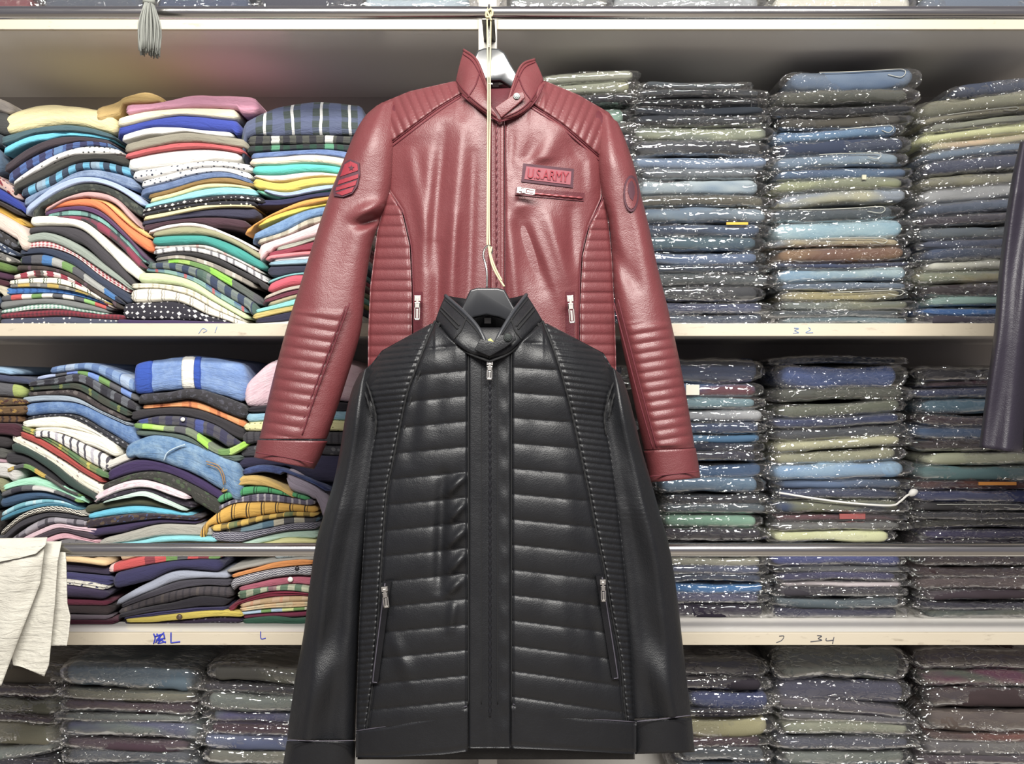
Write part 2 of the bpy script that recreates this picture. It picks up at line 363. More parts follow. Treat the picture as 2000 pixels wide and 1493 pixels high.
# ------------------------------------------------------------------ folded garments
def fold_mesh(name, xs, top, bot, Yf, depth, seed, nose=.010, groove=0.0, endlen=.016, jit=0.0, endmin=.35, dx=.0, nn=9, wob=1.0):
    """xs, top, bot: picture columns with their upper and lower heights on the plane Yf.
       A folded slab: round fold to the front, soft corners left and right."""
    r = np.random.RandomState(seed); n = len(xs)
    X = (xs - 1000) * Yf / F; ZT = (746.5 - top) * Yf / F; ZB = (746.5 - bot) * Yf / F
    s = X - X[0]; L = s[-1]; dist = np.minimum(s, L - s)
    e = np.clip(dist / endlen, 0, 1); e = np.sqrt(1 - (1 - e) ** 2) * (1 - endmin) + endmin
    mid = (ZT + ZB) / 2; hf = np.maximum((ZT - ZB) / 2, .0012) * e
    sag = (1 - e) * 0.0
    setb = .020 * (1 - e) ** 1.5 + wob * .004 * noise1(X, seed, 3, 9.0) + wob * .002
    mid = mid + wob * .0011 * noise1(X, seed + 1, 4, 22); hf = hf * (1 + .10 * wob * noise1(X, seed + 2, 4, 30))
    ang = np.linspace(math.pi / 2, -math.pi / 2, nn)
    prof = [(depth, 1.0), (depth * .5, 1.0), (.03, 1.0)] + [(None, a) for a in ang] + [(.03, -1.0), (depth * .5, -1.0), (depth, -1.0)]
    K = len(prof); V = np.zeros((n, K, 3)); UV = np.zeros((n, K, 2))
    for k, (d, h) in enumerate(prof):
        if d is None:
            a = h; ns = np.minimum(nose, hf * 1.25)
            dd = ns * (1 - np.cos(a)); hh = np.sign(math.sin(a)) * abs(math.sin(a)) ** .8
            if groove > 0 and abs(math.sin(a)) < .3: dd = dd + groove * (1 - abs(math.sin(a)) / .3) * (.6 + .5 * noise1(X, seed + 3, 2, 15))
            V[:, k, 1] = Yf + setb + dd; V[:, k, 2] = mid + hf * hh
        else:
            V[:, k, 1] = Yf + setb * (1 if d < .05 else 0) + d; V[:, k, 2] = mid + hf * h
        V[:, k, 0] = X
    if jit > 0:
        jm = np.ones((n, 1)) * jit * (1 + 6 * (1 - e))[:, None]
        V[:, 2:K - 2, 1] += r.uniform(-1, 1, (n, K - 4)) * jm; V[:, 2:K - 2, 2] += r.uniform(-1, 1, (n, K - 4)) * jm * .8
        V[:, :, 0] += r.uniform(-1, 1, (n, K)) * jm * .8
    UV[:, :, 0] = X[:, None] + (seed % 17) * .37
    seg = np.linalg.norm(np.diff(V, axis=1), axis=2); UV[:, 1:, 1] = np.cumsum(seg, axis=1)
    UV[:, :, 1] += -UV[:, K // 2, 1][:, None] + (seed % 13) * .21
    f = grid_faces(n, K, 0, True)
    f.append(tuple(range(K))); f.append(tuple((n - 1) * K + k for k in range(K))[::-1])
    return mesh(name, V.reshape(-1, 3), f, UV.reshape(-1, 2))
ORD = ['topmost', '2nd from top', '3rd from top'] + ['%dth from top' % i for i in range(4, 60)]
for i_ in (21, 31, 41): ORD[i_ - 1] = '%dst from top' % i_
for i_ in (22, 32, 42): ORD[i_ - 1] = '%dnd from top' % i_
for i_ in (23, 33, 43): ORD[i_ - 1] = '%drd from top' % i_
SEED = [100]
def ev(ly, x):
    """height of a layer's upper outline at columns x (held level beyond its ends)"""
    ys = ly['ys']; st = np.linspace(ly['x0'], ly['x1'], len(ys))
    pts = catmull(np.column_stack([st, ys]), 40)
    return np.interp(x, pts[:, 0], pts[:, 1])
def parse(txt):
    out = []
    for ln in txt.strip().splitlines():
        a, desc, colr = [q.strip() for q in ln.split('|')]
        nums = [float(q) for q in a.split()]; c = colr.split()
        out.append(dict(x0=nums[0], x1=nums[1], ys=np.array(nums[2:]), desc=desc, pat=c[0], cols=c[1:4], opt=c[4:]))
    return out
BUTTONS = []
def shirt_stack(txt, base, where, group, Y0=1.672):
    L = parse(txt); objs = []
    for i, ly in enumerate(L):
        SEED[0] += 3; sd = SEED[0]; rr = random.Random(sd)
        n = max(14, int((ly['x1'] - ly['x0']) / 6.5)); xs = np.linspace(ly['x0'], ly['x1'], n)
        top = ev(ly, xs)
        below = np.full(n, float(base))
        for nx in L[i + 1:i + 5]:
            cov = (xs >= nx['x0'] - 6) & (xs <= nx['x1'] + 6)
            below = np.where(cov, np.minimum(below, ev(nx, xs)), below)
        # beyond the next fold's ends the cloth keeps about its own thickness
        th = below - top; tm = np.median(th); bot = top + np.clip(th, max(2.0, tm * .55), max(5.0, tm * 1.35)) * .985
        bot = np.minimum(bot, base)
        top = np.minimum(top, bot - 1.5)
        Yf = Y0 + rr.uniform(-.006, .008)
        g = .006 if rr.random() < .65 else 0.0
        me = fold_mesh('folded_shirt', xs, top, bot, Yf, .27, sd, .012, g)
        cs = ly['cols'] + [None] * 3
        cs = [c if c and c != '-' else None for c in cs]
        nm = 'folded_sweatshirt' if 'sweatshirt' in ly['desc'] else 'folded_jeans' if 'jeans' in ly['desc'] else 'folded_shirt'
        ob = link(nm, me, cloth(ly['pat'], cs[0], cs[1], cs[2]))
        noun = ly['desc'] if ('jeans' in ly['desc'] or 'sweatshirt' in ly['desc']) else ly['desc'] + ' folded shirt'
        tag(ob, '%s, %s in %s' % (noun, ORD[i], where), 'jeans' if 'jeans' in ly['desc'] else 'sweatshirt' if 'sweatshirt' in ly['desc'] else 'shirt', group)
        objs.append((ob, ly, xs, top, bot, Yf))
    return objs
# upper shirt shelf: x0 x1 heights along the fold | look | pattern colours
U_EDGE = shirt_stack('''
-110 22 188 186 186 200 | greige crumpled | plain b7ada3
-110 19 216 214 214 222 | charcoal grey | plain 4a4a4a
-110 6 250 250 252 262 | dark slate | plain 3c4650
-110 -4 285 285 285 285 | faded blue | plain 58708a
-110 34 324 326 338 372 | red and white floral | print c9a9a0 8a2f38 3a3f66
-110 46 342 348 366 402 | royal blue | plain 2c3f9a
-110 36 366 372 388 412 | dark brown | plain 3a302e
-100 44 380 384 400 428 | mustard yellow | plain d9a92a
-100 52 392 398 418 450 | pale pink and cream | plain e4cdbf
-110 30 428 430 442 470 | charcoal printed | print 3a3838 55565e 7a7a80
-110 26 452 454 466 490 | navy and white printed | print 36425a 8b95a6 c6c6c6
-110 24 476 478 486 502 | grey and white printed | print 6f6c68 b9b4aa 4a4744
-110 18 500 500 506 516 | leaf green | plain 5f7d38
-110 18 516 518 524 534 | dark purple | plain 503048
-110 16 534 534 540 548 | burgundy | plain 4a2430
-110 12 552 552 554 560 | cream | plain c9c0a8
-110 -6 570 570 570 572 | slate blue | plain 4c5a72
-110 -8 600 600 600 600 | dark grey | plain 474747
''', 636, 'upper stack cut off left', 'folded shirts at the far left of the upper shelf')
U_A = shirt_stack('''
2 224 224 205 202 208 222 | pale yellow | plain f3e3a6
-5 220 266 251 242 246 262 | dark teal grey | plain 4d6b74
0 217 288 263 255 258 268 | bright cyan | plain 62cdea
3 215 322 286 266 266 273 | dark plum | plain 4b4148
8 216 338 302 282 274 279 | navy and blue checked | check 3d3f66 4f6fae 6a93c4
20 234 358 318 293 283 291 | white dotted | dots eceae4 4a4a4a
18 246 364 330 304 301 301 | dark olive charcoal | plain 454440
35 254 368 342 316 312 327 | navy and turquoise checked | check 3c4a5e 66b9dd 9fb9cc
40 264 386 362 331 333 350 | blue leaf printed | denim 5573a0 8ea6c8 c2cee0
44 279 405 362 345 355 388 | light periwinkle blue | plain b3c6ec
58 277 410 373 356 368 404 | black green speckled | print 3f4440 55594f 373b38
80 274 410 384 373 388 442 | dusty pink | plain d3a3a0
168 290 383 392 424 458 | light apricot orange | plain f7bf6c
83 296 405 387 389 436 472 | vivid orange | plain f77f42
80 284 412 402 406 447 506 | plum purple | plain 63406a
88 292 419 409 421 462 512 | mint and slate plaid | plaid 5d7c78 86c4b8 3e4a52
90 280 425 421 430 464 516 | charcoal and crimson plaid | plaid 4b454c 9e3a55 5b4650
55 277 421 421 433 483 528 | ivory white | plain f8f5e4
50 260 443 440 447 492 550 | dark charcoal | plain 48454a
27 256 466 452 472 514 560 | sage grey | plain 9aa59a
38 254 477 471 495 531 564 | red and white gingham | gingham b5404e f0e4df
32 252 486 484 500 542 574 | dark navy | plain 3a4358
32 238 499 497 516 552 588 | navy plaid blue and grey | blocks 2f3446 3f78b4 a9aaa6
25 237 516 518 532 564 596 | black green burgundy plaid | plaid 37322f 51453f 5f4a55
20 217 538 528 535 562 598 | red white and black checked | check a2384a e8e0d8 2f3a34
12 212 548 542 543 562 592 | white windowpane checked | lines efe9d6 5c6f5c
12 217 556 553 556 572 594 | grey and yellow plaid | plaid 85827c d9b83a b0aca0
5 217 562 560 563 574 588 | cobalt blue | stripe 3470b8 2a5a9c 3d7cc2
-5 217 577 574 573 582 600 | red green and white plaid | blocks cc5550 8bbf6a ece6da
-5 212 589 584 582 590 606 | heather grey | plain 7b7d7c
-5 214 607 597 595 604 613 | green and white gingham | gingham 5f9a86 e6ece6
-5 240 613 608 604 611 614 | dark red checked | gingham 8c2b3c 5a2a34
-5 234 622 620 617 621 625 | navy white spotted | dots 4a4f62 d9d6d2
''', 636, 'upper left shirt stack', 'folded shirts on the upper shelf, first stack')
U_B = shirt_stack('''
182 322 208 199 184 178 192 | crumpled mustard tan | plain d8b56c
240 502 201 199 184 184 189 | bubblegum pink | plain f3a9c4
224 461 227 215 210 208 210 | cream | plain f9f0cf
224 466 247 233 223 227 234 | royal blue | plain 3c4fb4
233 452 262 247 247 252 256 | plain white | plain f4f2ee
238 481 279 264 256 264 270 | taupe grey | plain a19b88
238 474 300 285 277 281 289 | coral red | plain e06468
245 470 306 293 288 288 297 | thick bright white | plain fbf9f2
255 491 332 323 316 313 319 | white navy-dotted | dots f6f4f0 4a4f60
272 490 354 339 328 325 336 | white grey-dotted | dots f2f0ec 5c6270
270 492 368 354 339 335 351 | blue denim printed | denim 4c6492 6f87b2 8fa3c6
285 499 380 366 351 347 359 | olive brown | plain 9a7a42
288 492 388 375 359 357 365 | pale butter yellow | plain f3e0a0
278 501 400 385 369 364 369 | light aqua | plain 8fdbe6
274 516 408 395 385 380 385 | black and white geometric | triangles 35343a d8d6d2
272 501 416 404 395 390 393 | black white-dotted | dots 34343c dcdcd8
274 494 422 412 402 400 401 | pale lemon | plain efe3a8
272 501 432 420 408 403 405 | navy charcoal | plain 403f54
275 482 439 431 425 424 429 | maroon brown | plain 523842
284 500 452 435 436 456 484 | pinkish white | plain f6e9ea
294 509 454 442 446 466 496 | khaki sage | plain a3a17c
293 514 461 458 460 479 512 | teal green | plain 37a096
296 511 479 477 478 502 528 | grey and white plaid | plaid a8a198 e9e4de b98f88
296 521 488 482 489 510 542 | white grey-striped | stripe d6d4d4 8c8a90 f0eeec
298 524 498 491 499 526 556 | black | plain 3c3a3c
300 498 504 498 507 527 553 | beige grey plaid | plaid b3aa9c 857f78 d8d2c6
298 510 511 506 519 547 583 | lime and grey plaid | blocks 8fd23c 5f6660 a6c860
285 502 514 513 527 562 596 | navy and grey block check | check 39455e 7c8780 4f6a5c
280 482 523 526 542 574 604 | blue green white plaid | plaid 4f6f92 8fb8a6 c65a5c
265 482 530 533 549 584 615 | pale green | plain cfe0a8
250 478 553 553 562 593 625 | cream striped | stripe e6e0c8 c6c0aa f2eedc
250 480 564 563 576 607 629 | ivory plaid | lines efe9d4 a8a296
235 455 592 589 589 614 629 | black with white triangles | triangles 32303a e4e2e0
222 452 622 625 625 627 630 | deep purple | plain 43335a
''', 636, 'upper middle shirt stack', 'folded shirts on the upper shelf, second stack')
U_C = shirt_stack('''
466 712 240 212 197 195 204 | crumpled navy green and white plaid | plaid 46504f 5f688c e2e2e0
480 705 262 262 262 262 264 | black and white plaid | check 34343a 55564f d6d6d0
480 705 284 282 281 279 281 | black and green checked | check 2c4a3e 35373c 5fa882
487 705 298 294 291 291 300 | blue denim printed | denim 4f6ca6 6e88bc 8fa6cc
485 705 309 305 301 304 315 | peach cream | plain f7e3c6
490 705 322 321 317 322 335 | turquoise | plain 4ccabe
493 705 341 341 334 337 348 | pinkish white | plain f4e4e0
490 705 344 356 346 344 352 | golden yellow | plain e8cd4c
512 705 368 374 363 359 365 | light periwinkle | plain adc3e8
497 705 366 382 375 367 371 | mint green printed | print 74cfae 4fae8e a6e0c8
497 705 390 388 379 373 375 | dark navy | plain 38375a
475 705 449 415 391 382 382 | amber orange | plain eca23a
500 705 434 413 399 390 388 | bright yellow | plain f6d63a
490 705 457 431 409 399 396 | blue denim | denim 4a78ae 7aa2cc a6bcd6
500 705 468 452 427 418 416 | beige checked | check c9c0ac a89f8c d8d2c6
500 705 477 462 442 422 420 | pale pink | plain f2cdd0
535 705 484 472 461 456 454 | pale sage grey | plain bcbcae
520 705 493 484 469 462 460 | dark crimson | plain 9c3a4e
515 705 500 493 490 488 486 | coral pink | plain e8838a
530 705 505 501 497 495 494 | white pink-tinged | plain f2e6e6
522 705 512 507 505 505 504 | pale sky blue | plain 9cc3d6
520 705 518 516 514 514 513 | dark navy charcoal | plain 3c3e50
520 705 548 535 531 529 528 | aqua edged | plain 7cc0c2
520 705 555 538 538 540 540 | coral red | plain d9566a
512 705 580 562 553 550 550 | beige | plain c9bcae
510 705 588 570 561 556 556 | maroon | plain 7c3a4e
520 705 590 577 569 566 564 | khaki | plain b3a884
495 705 606 592 577 574 574 | aqua mint | plain 8fe0da
490 705 613 602 593 588 588 | mustard yellow | plain cdb866
496 705 623 612 603 598 596 | black navy | plain 34324a
490 705 631 629 623 616 612 | white | plain ece8dc
''', 636, 'upper stack beside red sleeve', 'folded shirts on the upper shelf, third stack')

# lower shirt shelf
L_EDGE = shirt_stack('''
-110 24 712 713 716 722 | light blue | plain 8fb2d0
-110 56 726 726 731 740 | dark slate blue | plain 454c66
-110 46 745 744 746 752 | lime and khaki | blocks b6d44a 8a8a5c 9fae5a
-110 49 776 775 776 781 | olive brown printed | print 5c4a34 8a6a2c 4a2e2c
-110 48 796 795 794 792 | dark gold printed | print 6a5032 a07c34 4a3428
-110 42 812 812 812 811 | brown mustard striped | stripe 6a4c30 3e2c2a 9a7a3c
-110 34 826 826 827 828 | maroon | plain 4a2632
-110 18 850 849 850 854 | charcoal | plain 3a3638
-110 12 870 870 872 878 | dark grey plaid | plaid 44443f 5c5c58 706c68
-110 12 892 892 894 900 | dusty pink | plain b08c98
-110 34 906 905 903 909 | white crumpled | plain c9c7c2
-110 8 930 930 932 938 | khaki | plain 8a8a66
-110 -8 955 955 955 955 | dark teal | plain 30464e
-110 -8 1000 1000 1000 1000 | charcoal brown | plain 3c3836
-110 -4 1050 1050 1050 1052 | slate grey | plain 4a4c54
-110 30 1082 1082 1082 1082 | dark maroon | plain 4a2c38
-110 36 1130 1130 1130 1130 | dark grey | plain 3e3c40
-110 36 1180 1180 1180 1180 | dark navy | plain 34344a
''', 1221, 'lower stack cut off left', 'folded shirts at the far left of the lower shelf', 1.655)
L_A = shirt_stack('''
92 264 718 710 709 725 746 | faded blue chambray checked | check 5a77a8 7f9cc4 a9bcd4
65 267 737 728 724 746 774 | periwinkle and white checked | blocks 6f8fd0 aab9dc 7690d8
50 260 747 738 732 760 788 | black and grey block check | check 3a3840 6a6e76 2f2f38
50 252 755 752 749 777 803 | dark green plaid | plaid 3c5044 4a4a40 7a8444
48 248 764 762 763 792 816 | dark brown printed | print 4a4242 6a6260 3a3436
37 252 777 772 777 804 829 | pale slate blue | plain 9aa9b8
42 270 790 785 789 816 844 | washed blue denim | denim 4f74aa 7b9cc6 3a5688
48 252 816 810 813 842 871 | black white-speckled | dots 38383e 8f8f94
38 227 824 815 816 840 871 | ivory crumpled | plain f2eedc
60 227 836 835 841 852 874 | ivory | plain f4f0de
60 212 842 842 856 876 896 | white black-striped | stripe e4dfd8 55525c b8b4be
34 210 830 848 873 903 928 | green and yellow plaid | plaid 8a8c50 4f7a50 c9b84a
32 200 841 856 881 912 936 | brick red | plain b2463e
17 202 847 865 893 923 951 | cream dotted knit | dots ece7d2 9a8a84
15 186 862 882 908 943 970 | dark green | plain 33453f
5 178 884 891 918 953 973 | black charcoal | plain 38363a
5 162 917 907 928 953 969 | grey with yellow patches | blocks 5c5a56 caa93a 6a6460
-5 167 952 937 934 948 971 | mint green | plain a6e6c4
-5 157 964 952 952 964 981 | black white-edged | blocks 33303a c8c6c2 3a3844
-5 154 974 964 960 968 985 | dark steel blue | plain 3a5878
-5 154 1004 984 976 978 988 | pale cyan plaid | plaid 9cd0dc 5aa6b4 c9dfe0
-5 152 1014 996 986 985 996 | teal blue | plain 3f86a0
-5 167 1042 1007 991 991 1006 | black and white herringbone | herring 3e3c3c dcd6c6
-5 170 1052 1017 1003 1003 1013 | charcoal | plain 45434a
15 167 1056 1028 1012 1014 1015 | grey and lilac plaid | plaid 55505c a8a2aa 3a363e
25 192 1060 1039 1024 1030 1034 | pale pink | plain dcbcc6
40 187 1064 1045 1033 1038 1044 | plum charcoal | plain 4a3e48
60 192 1066 1050 1041 1050 1058 | rose pink | plain d9a4b0
62 187 1072 1064 1056 1058 1062 | grey printed | print 6a686a 8f8c90 4a484c
40 210 1080 1082 1086 1092 1097 | peach and cream | plain e6c28c
40 216 1097 1098 1100 1104 1110 | dark navy plum | plain 3a3248
40 216 1116 1117 1120 1124 1128 | indigo navy | plain 3c3a66
40 206 1131 1132 1134 1139 1147 | white printed | print d6d2c4 b9b4aa 3a3a5c
40 206 1141 1142 1144 1149 1156 | dark purple navy | plain 3e3450
40 212 1170 1170 1171 1172 1174 | crimson maroon | plain 6c2840
40 214 1184 1184 1184 1185 1186 | dark brown charcoal | plain 3a3032
40 212 1203 1203 1203 1204 1205 | taupe grey | plain 6c606a
40 224 1212 1212 1212 1212 1213 | burgundy | plain 582438
''', 1221, 'lower left shirt stack', 'folded shirts on the lower shelf, first stack', 1.655)
L_B = shirt_stack('''
260 480 712 700 697 700 710 | heather blue rolled sweatshirt with white band | denim 6a8cc6 86a4d2 7a96c8
265 480 770 767 760 773 793 | black speckled | print 38363a 44424a 50505a
272 480 791 787 782 801 824 | bright orange checked | plaid e68a4a f2a866 b0603c
250 480 803 798 797 813 841 | black charcoal | plain 39363a
262 472 822 813 816 832 868 | navy and grey buttoned | check 3f3e58 55535a 44549c
256 484 825 833 839 878 857 | lime green and grey plaid | blocks a6e03e b4d86a 7d8a70
260 472 838 843 853 888 890 | grey green | plain 5a6a62
240 472 870 851 862 884 910 | faded blue jeans with tan stitching | denim 5f88b4 8fb0cc 44658e
193 258 910 893 880 | white tucked | plain d8d4ca
205 442 920 898 907 933 968 | deep purple | plain 40305a
195 432 948 927 924 948 983 | charcoal green printed | print 3f3f3a 4a5a40 55524e
176 367 973 946 938 950 970 | pale pink printed | print ecd6dc e0c6d0 f2e2e6
190 377 978 959 954 969 984 | black white-flecked | print 38303c 3a3440 5c565e
195 360 982 969 962 978 998 | pale mint | plain d0eadd
160 367 990 980 973 984 1003 | dark olive green | plain 4a4c38
165 372 1006 994 990 996 1006 | turquoise blue | plain 58bcd8
160 387 1018 1010 1005 1008 1011 | black floral | print 3a3038 5a4a3c 44507a
165 387 1034 1027 1018 1014 1018 | dark navy purple | plain 3e3254
185 422 1058 1041 1025 1024 1031 | taupe grey | plain aaa79c
205 424 1066 1060 1050 1050 1051 | aqua | plain 7fd0d8
230 422 1072 1064 1060 1060 1062 | beige peach | plain d8b890
205 432 1106 1092 1084 1082 1082 | red and white plaid | blocks cc4c4c e6c0bc 8a3a44
215 432 1124 1110 1099 1095 1095 | navy | plain 36345a
222 450 1176 1143 1116 1117 1120 | light grey blue | plain 9ca2b4
232 450 1184 1160 1138 1132 1133 | dark charcoal | plain 45424c
228 450 1192 1173 1156 1147 1149 | brown grey striped | stripe 4a4448 3c383e 5a5250
225 442 1203 1190 1180 1169 1173 | black | plain 35323a
235 442 1209 1200 1193 1189 1187 | indigo | plain 3e3a60
240 476 1211 1206 1199 1193 1199 | mustard yellow buttoned | plain d8c244
238 472 1218 1217 1213 1208 1208 | dark plum white-flecked | dots 3a2e48 8a86a0
''', 1221, 'lower middle shirt stack', 'folded shirts on the lower shelf, second stack', 1.655)
L_C = shirt_stack('''
474 712 752 706 694 698 722 | crumpled pale pink | denim e0bcc8 ecd2da d6a8b6
480 712 797 791 787 786 790 | black | plain 343038
477 712 807 805 803 803 804 | light blue denim | denim 8fc0d8 a8d2e2 7cb0cc
472 712 827 823 821 822 823 | pale yellow spotted | dots ebe6a4 8a8a50
470 712 844 843 843 844 844 | dark grey striped | stripe 4a484e 3a383e 6a686c
465 712 872 864 863 869 871 | black and grey knit | print 45444a 66666a 3a383e
460 712 896 893 891 891 891 | dark navy | plain 33304a
470 642 917 909 917 934 954 | navy blue brush-printed | denim 38406e 5068a0 2c3050
556 642 913 926 946 966 | lilac and grey | plain 9a8fa0
428 577 957 932 930 946 968 | tan gold | plain d9b25c
420 602 971 954 951 961 973 | emerald green lined | lines 47a468 2c5c40
415 612 994 973 964 971 978 | purple grey striped | stripe 6a6478 b0aab0 4c4658
385 617 1033 989 983 986 992 | mustard black-lined | lines e0ac3a 4a3a28
407 617 1028 1020 1009 1002 1003 | yellow and dark checked | check e0b848 6a5a30 5a7a5a
435 620 1037 1027 1016 1011 1012 | slate blue plaid | blocks 5a7c90 7c9aa6 c6bfa8
408 620 1038 1042 1036 1025 1022 | black white-speckled | herring 38364a a6a4b0
460 620 1064 1052 1042 1038 1037 | pale mint | plain bcdcc8
495 620 1067 1060 1052 1053 1057 | pale lime yellow | plain d6d28c
530 620 1070 1066 1063 1064 | white and blue printed | print d4e8ee b4d4e0 5a7a90
440 617 1114 1104 1096 1092 1090 | grey | plain a09c94
448 614 1124 1113 1101 1095 1096 | orange | plain dc8c40
447 612 1132 1121 1113 1109 1104 | grey herringbone buttoned | herring 5c5a66 b4b2b6
463 612 1148 1139 1131 1127 1128 | dusty rose buttoned | plain a85468
460 608 1157 1152 1148 1144 1148 | green and white plaid | check 5f7a62 b4b89c 8a5a6a
442 606 1187 1170 1157 1157 1162 | dark crimson | plain 8c2a44
465 606 1182 1174 1168 1165 1164 | peach plaid | plaid e2c29c cfae7c ecaa86
465 605 1190 1184 1180 1177 1177 | cream peach | plaid e4d4ac f0c894 d8c8a0
465 604 1196 1192 1189 1188 1186 | pale blue multicolour | blocks a8c4dc d8d8c0 cfd88c
470 604 1202 1199 1197 1196 1194 | burgundy | plain 702440
470 602 1212 1208 1206 1210 1208 | dark green | plain 34604c
''', 1221, 'lower stack beside black sleeve', 'folded shirts on the lower shelf, third stack', 1.655)

# shirt details: bands of the rolled sweatshirt, buttons, tan stitching of the jeans
def on_fold(rec, x, f):
    """point on the front of a fold, f = 0 top to 1 bottom"""
    ob, ly, xs, top, bot, Yf = rec
    return np.interp(x, xs, top) * (1 - f) + np.interp(x, xs, bot) * f, Yf
def sleeve_band(rec, xa, xb, mat, lift=.002):
    ob, ly, xs, top, bot, Yf = rec
    x = np.linspace(xa, xb, 6); me = fold_mesh('band', x, np.interp(x, xs, top) - 1.2, np.interp(x, xs, bot) + 1.2, Yf - lift, .10, 5, .012, 0, .004, 0, .95, wob=0)
    b = link('band', me, mat, ob)
sw = L_B[0]
M_BAND1, M_BAND2 = cloth('plain', '2a52b4'), cloth('plain', 'f0eee2')
sleeve_band(sw, 263, 293, M_BAND1, .004); sleeve_band(sw, 354, 377, M_BAND2, .003); sleeve_band(sw, 378, 389, M_BAND1, .003)
def button(rec, x, f, r, mat, name='button'):
    y, Yf = on_fold(rec, x, f); c = P(x, y, Yf - .0005)
    bm = bmesh.new(); res = bmesh.ops.create_cone(bm, cap_ends=True, segments=16, radius1=r, radius2=r * .9, depth=.003)
    bmesh.ops.rotate(bm, verts=res['verts'], cent=(0, 0, 0), matrix=__import__('mathutils').Matrix.Rotation(math.pi / 2, 3, 'X'))
    bmesh.ops.translate(bm, verts=res['verts'], vec=c)
    b = bm_obj(name, bm, mat, rec[0], 0, True)
def find(objs, s): return next(r for r in objs if s in r[0]['label'])
button(find(L_C, 'dusty rose buttoned'), 567, .30, .0055, plain('white_button', 'efece4', .35))
button(find(L_C, 'grey herringbone buttoned'), 580, .18, .0045, plain('black_button', '26242a', .35))
button(find(L_B, 'mustard yellow buttoned'), 350, .45, .0058, plain('brown_button', '5a4a3c', .35))
button(find(L_B, 'navy and grey buttoned'), 357, .25, .0045, plain('white_button', 'efece4', .35))
jn = find(L_B, 'tan stitching'); M_TAN = plain('tan_thread', 'a07c50', .8)
for pts in ([(402, .35), (425, .30), (436, .45), (440, .70)], [(404, .42), (424, .38), (433, .52), (437, .76)]):
    pp = [P(x, on_fold(jn, x, f)[0], jn[5] - .002) for x, f in pts]
    tube('stitching', catmull(pp, 14), .0010, M_TAN, jn[0], 5)
pp = [P(x, on_fold(jn, x, f)[0], jn[5] - .0022) for x, f in ((320, .9), (326, .6), (340, .35), (362, .08))]
tube('seam', catmull(pp, 14), .0016, plain('pale_thread', 'a9bccb', .8), jn[0], 5)

# ------------------------------------------------------------------ jeans in polythene bags
def jeans_stack(x0, x1, txt, where, group, base, slope=0.0, Y0=1.690, skew=None):
    """lines: top thickness | look | colour colour2 ; tops are at the middle of the stack, slope = rise (px) over the width"""
    rows = []
    for ln in txt.strip().splitlines():
        a, desc, c = [q.strip() for q in ln.split('|')]; a = [float(q) for q in a.split()]
        rows.append((a, desc, c.split()))
    poly = poly_mat(); N = len(rows); out = []
    for i, (a, desc, c) in enumerate(rows):
        SEED[0] += 3; sd = SEED[0]; rr = random.Random(sd)
        top = a[0]; th = a[1]; sl = a[2] if len(a) > 2 else slope * (1 - i / N) if skew is None else skew(i / max(1, N - 1))
        xa = x0 + rr.uniform(-10, 12) + (a[3] if len(a) > 3 else 0); xb = x1 + rr.uniform(-16, 8) + (a[4] if len(a) > 4 else 0)
        n = 30; xs = np.linspace(xa, xb, n); u = (xs - x0) / (x1 - x0) - .5
        bow = rr.uniform(-4, 4) * (1 - (2 * u) ** 2)
        tp = top - sl * u + bow; bt = np.minimum(tp + th, base - .3)
        Yf = Y0 + rr.uniform(-.006, .008)
        me = fold_mesh('folded_jeans', xs, tp + .8, bt - .8, Yf, .27, sd, .013, .003 if rr.random() < .35 else 0, .020, 0, .55, wob=1.6)
        ob = link('folded_jeans', me, jeans_mat(c[0], c[1] if len(c) > 1 else c[0]))
        tag(ob, '%s bagged jeans, %s in %s' % (desc, ORD[i], where), 'jeans', group)
        nb = 58; ex = rr.uniform(14, 24); ex2 = rr.uniform(16, 28)
        xs2 = np.linspace(xa - ex, xb + ex2, nb); u2 = (xs2 - x0) / (x1 - x0) - .5
        bow2 = np.interp(xs2, xs, bow)
        tp2 = top - sl * u2 + bow2 - 1.2; bt2 = np.minimum(tp2 + th + 2.4, base + .2)
        bag = fold_mesh('plastic_bag', xs2, tp2, bt2, Yf - .004, .285, sd + 1, .016, 0, .034, .0010, .30, nn=11, wob=1.6)
        link('plastic_bag', bag, poly, ob)
        out.append((ob, Yf, top, th, xs, tp, bt))
    return out
def fill(y0, y1, n, pal):
    r = random.Random(int(y0 * 7 + n)); st = (y1 - y0) / n; names = {'2f3a52': 'dark navy', '3c4a5e': 'slate blue', '4c4a48': 'charcoal', '5c6a78': 'grey blue', '3a3440': 'dark plum'}
    return '\n'.join('%.1f %.1f | %s | %s %s' % (y0 + st * k, st, names[c], c, c) for k, c in ((k, r.choice(pal)) for k in range(n)))
PAL = ['2f3a52', '3c4a5e', '4c4a48', '5c6a78', '3a3440']
G = 'wrapped jeans on the upper right shelf'
jeans_stack(1052, 1232, '''
138 21 | olive grey | 8f9280 a5a694
160 23 | khaki | a09f78 8c8f7c
184 21 | black | 3c3c44 34343c
206 31 0 0 -14 | mint green | a8cdb8 9ec4b0
''' + fill(238, 634, 15, PAL), 'upper stack behind red jacket', G, 637, 12)
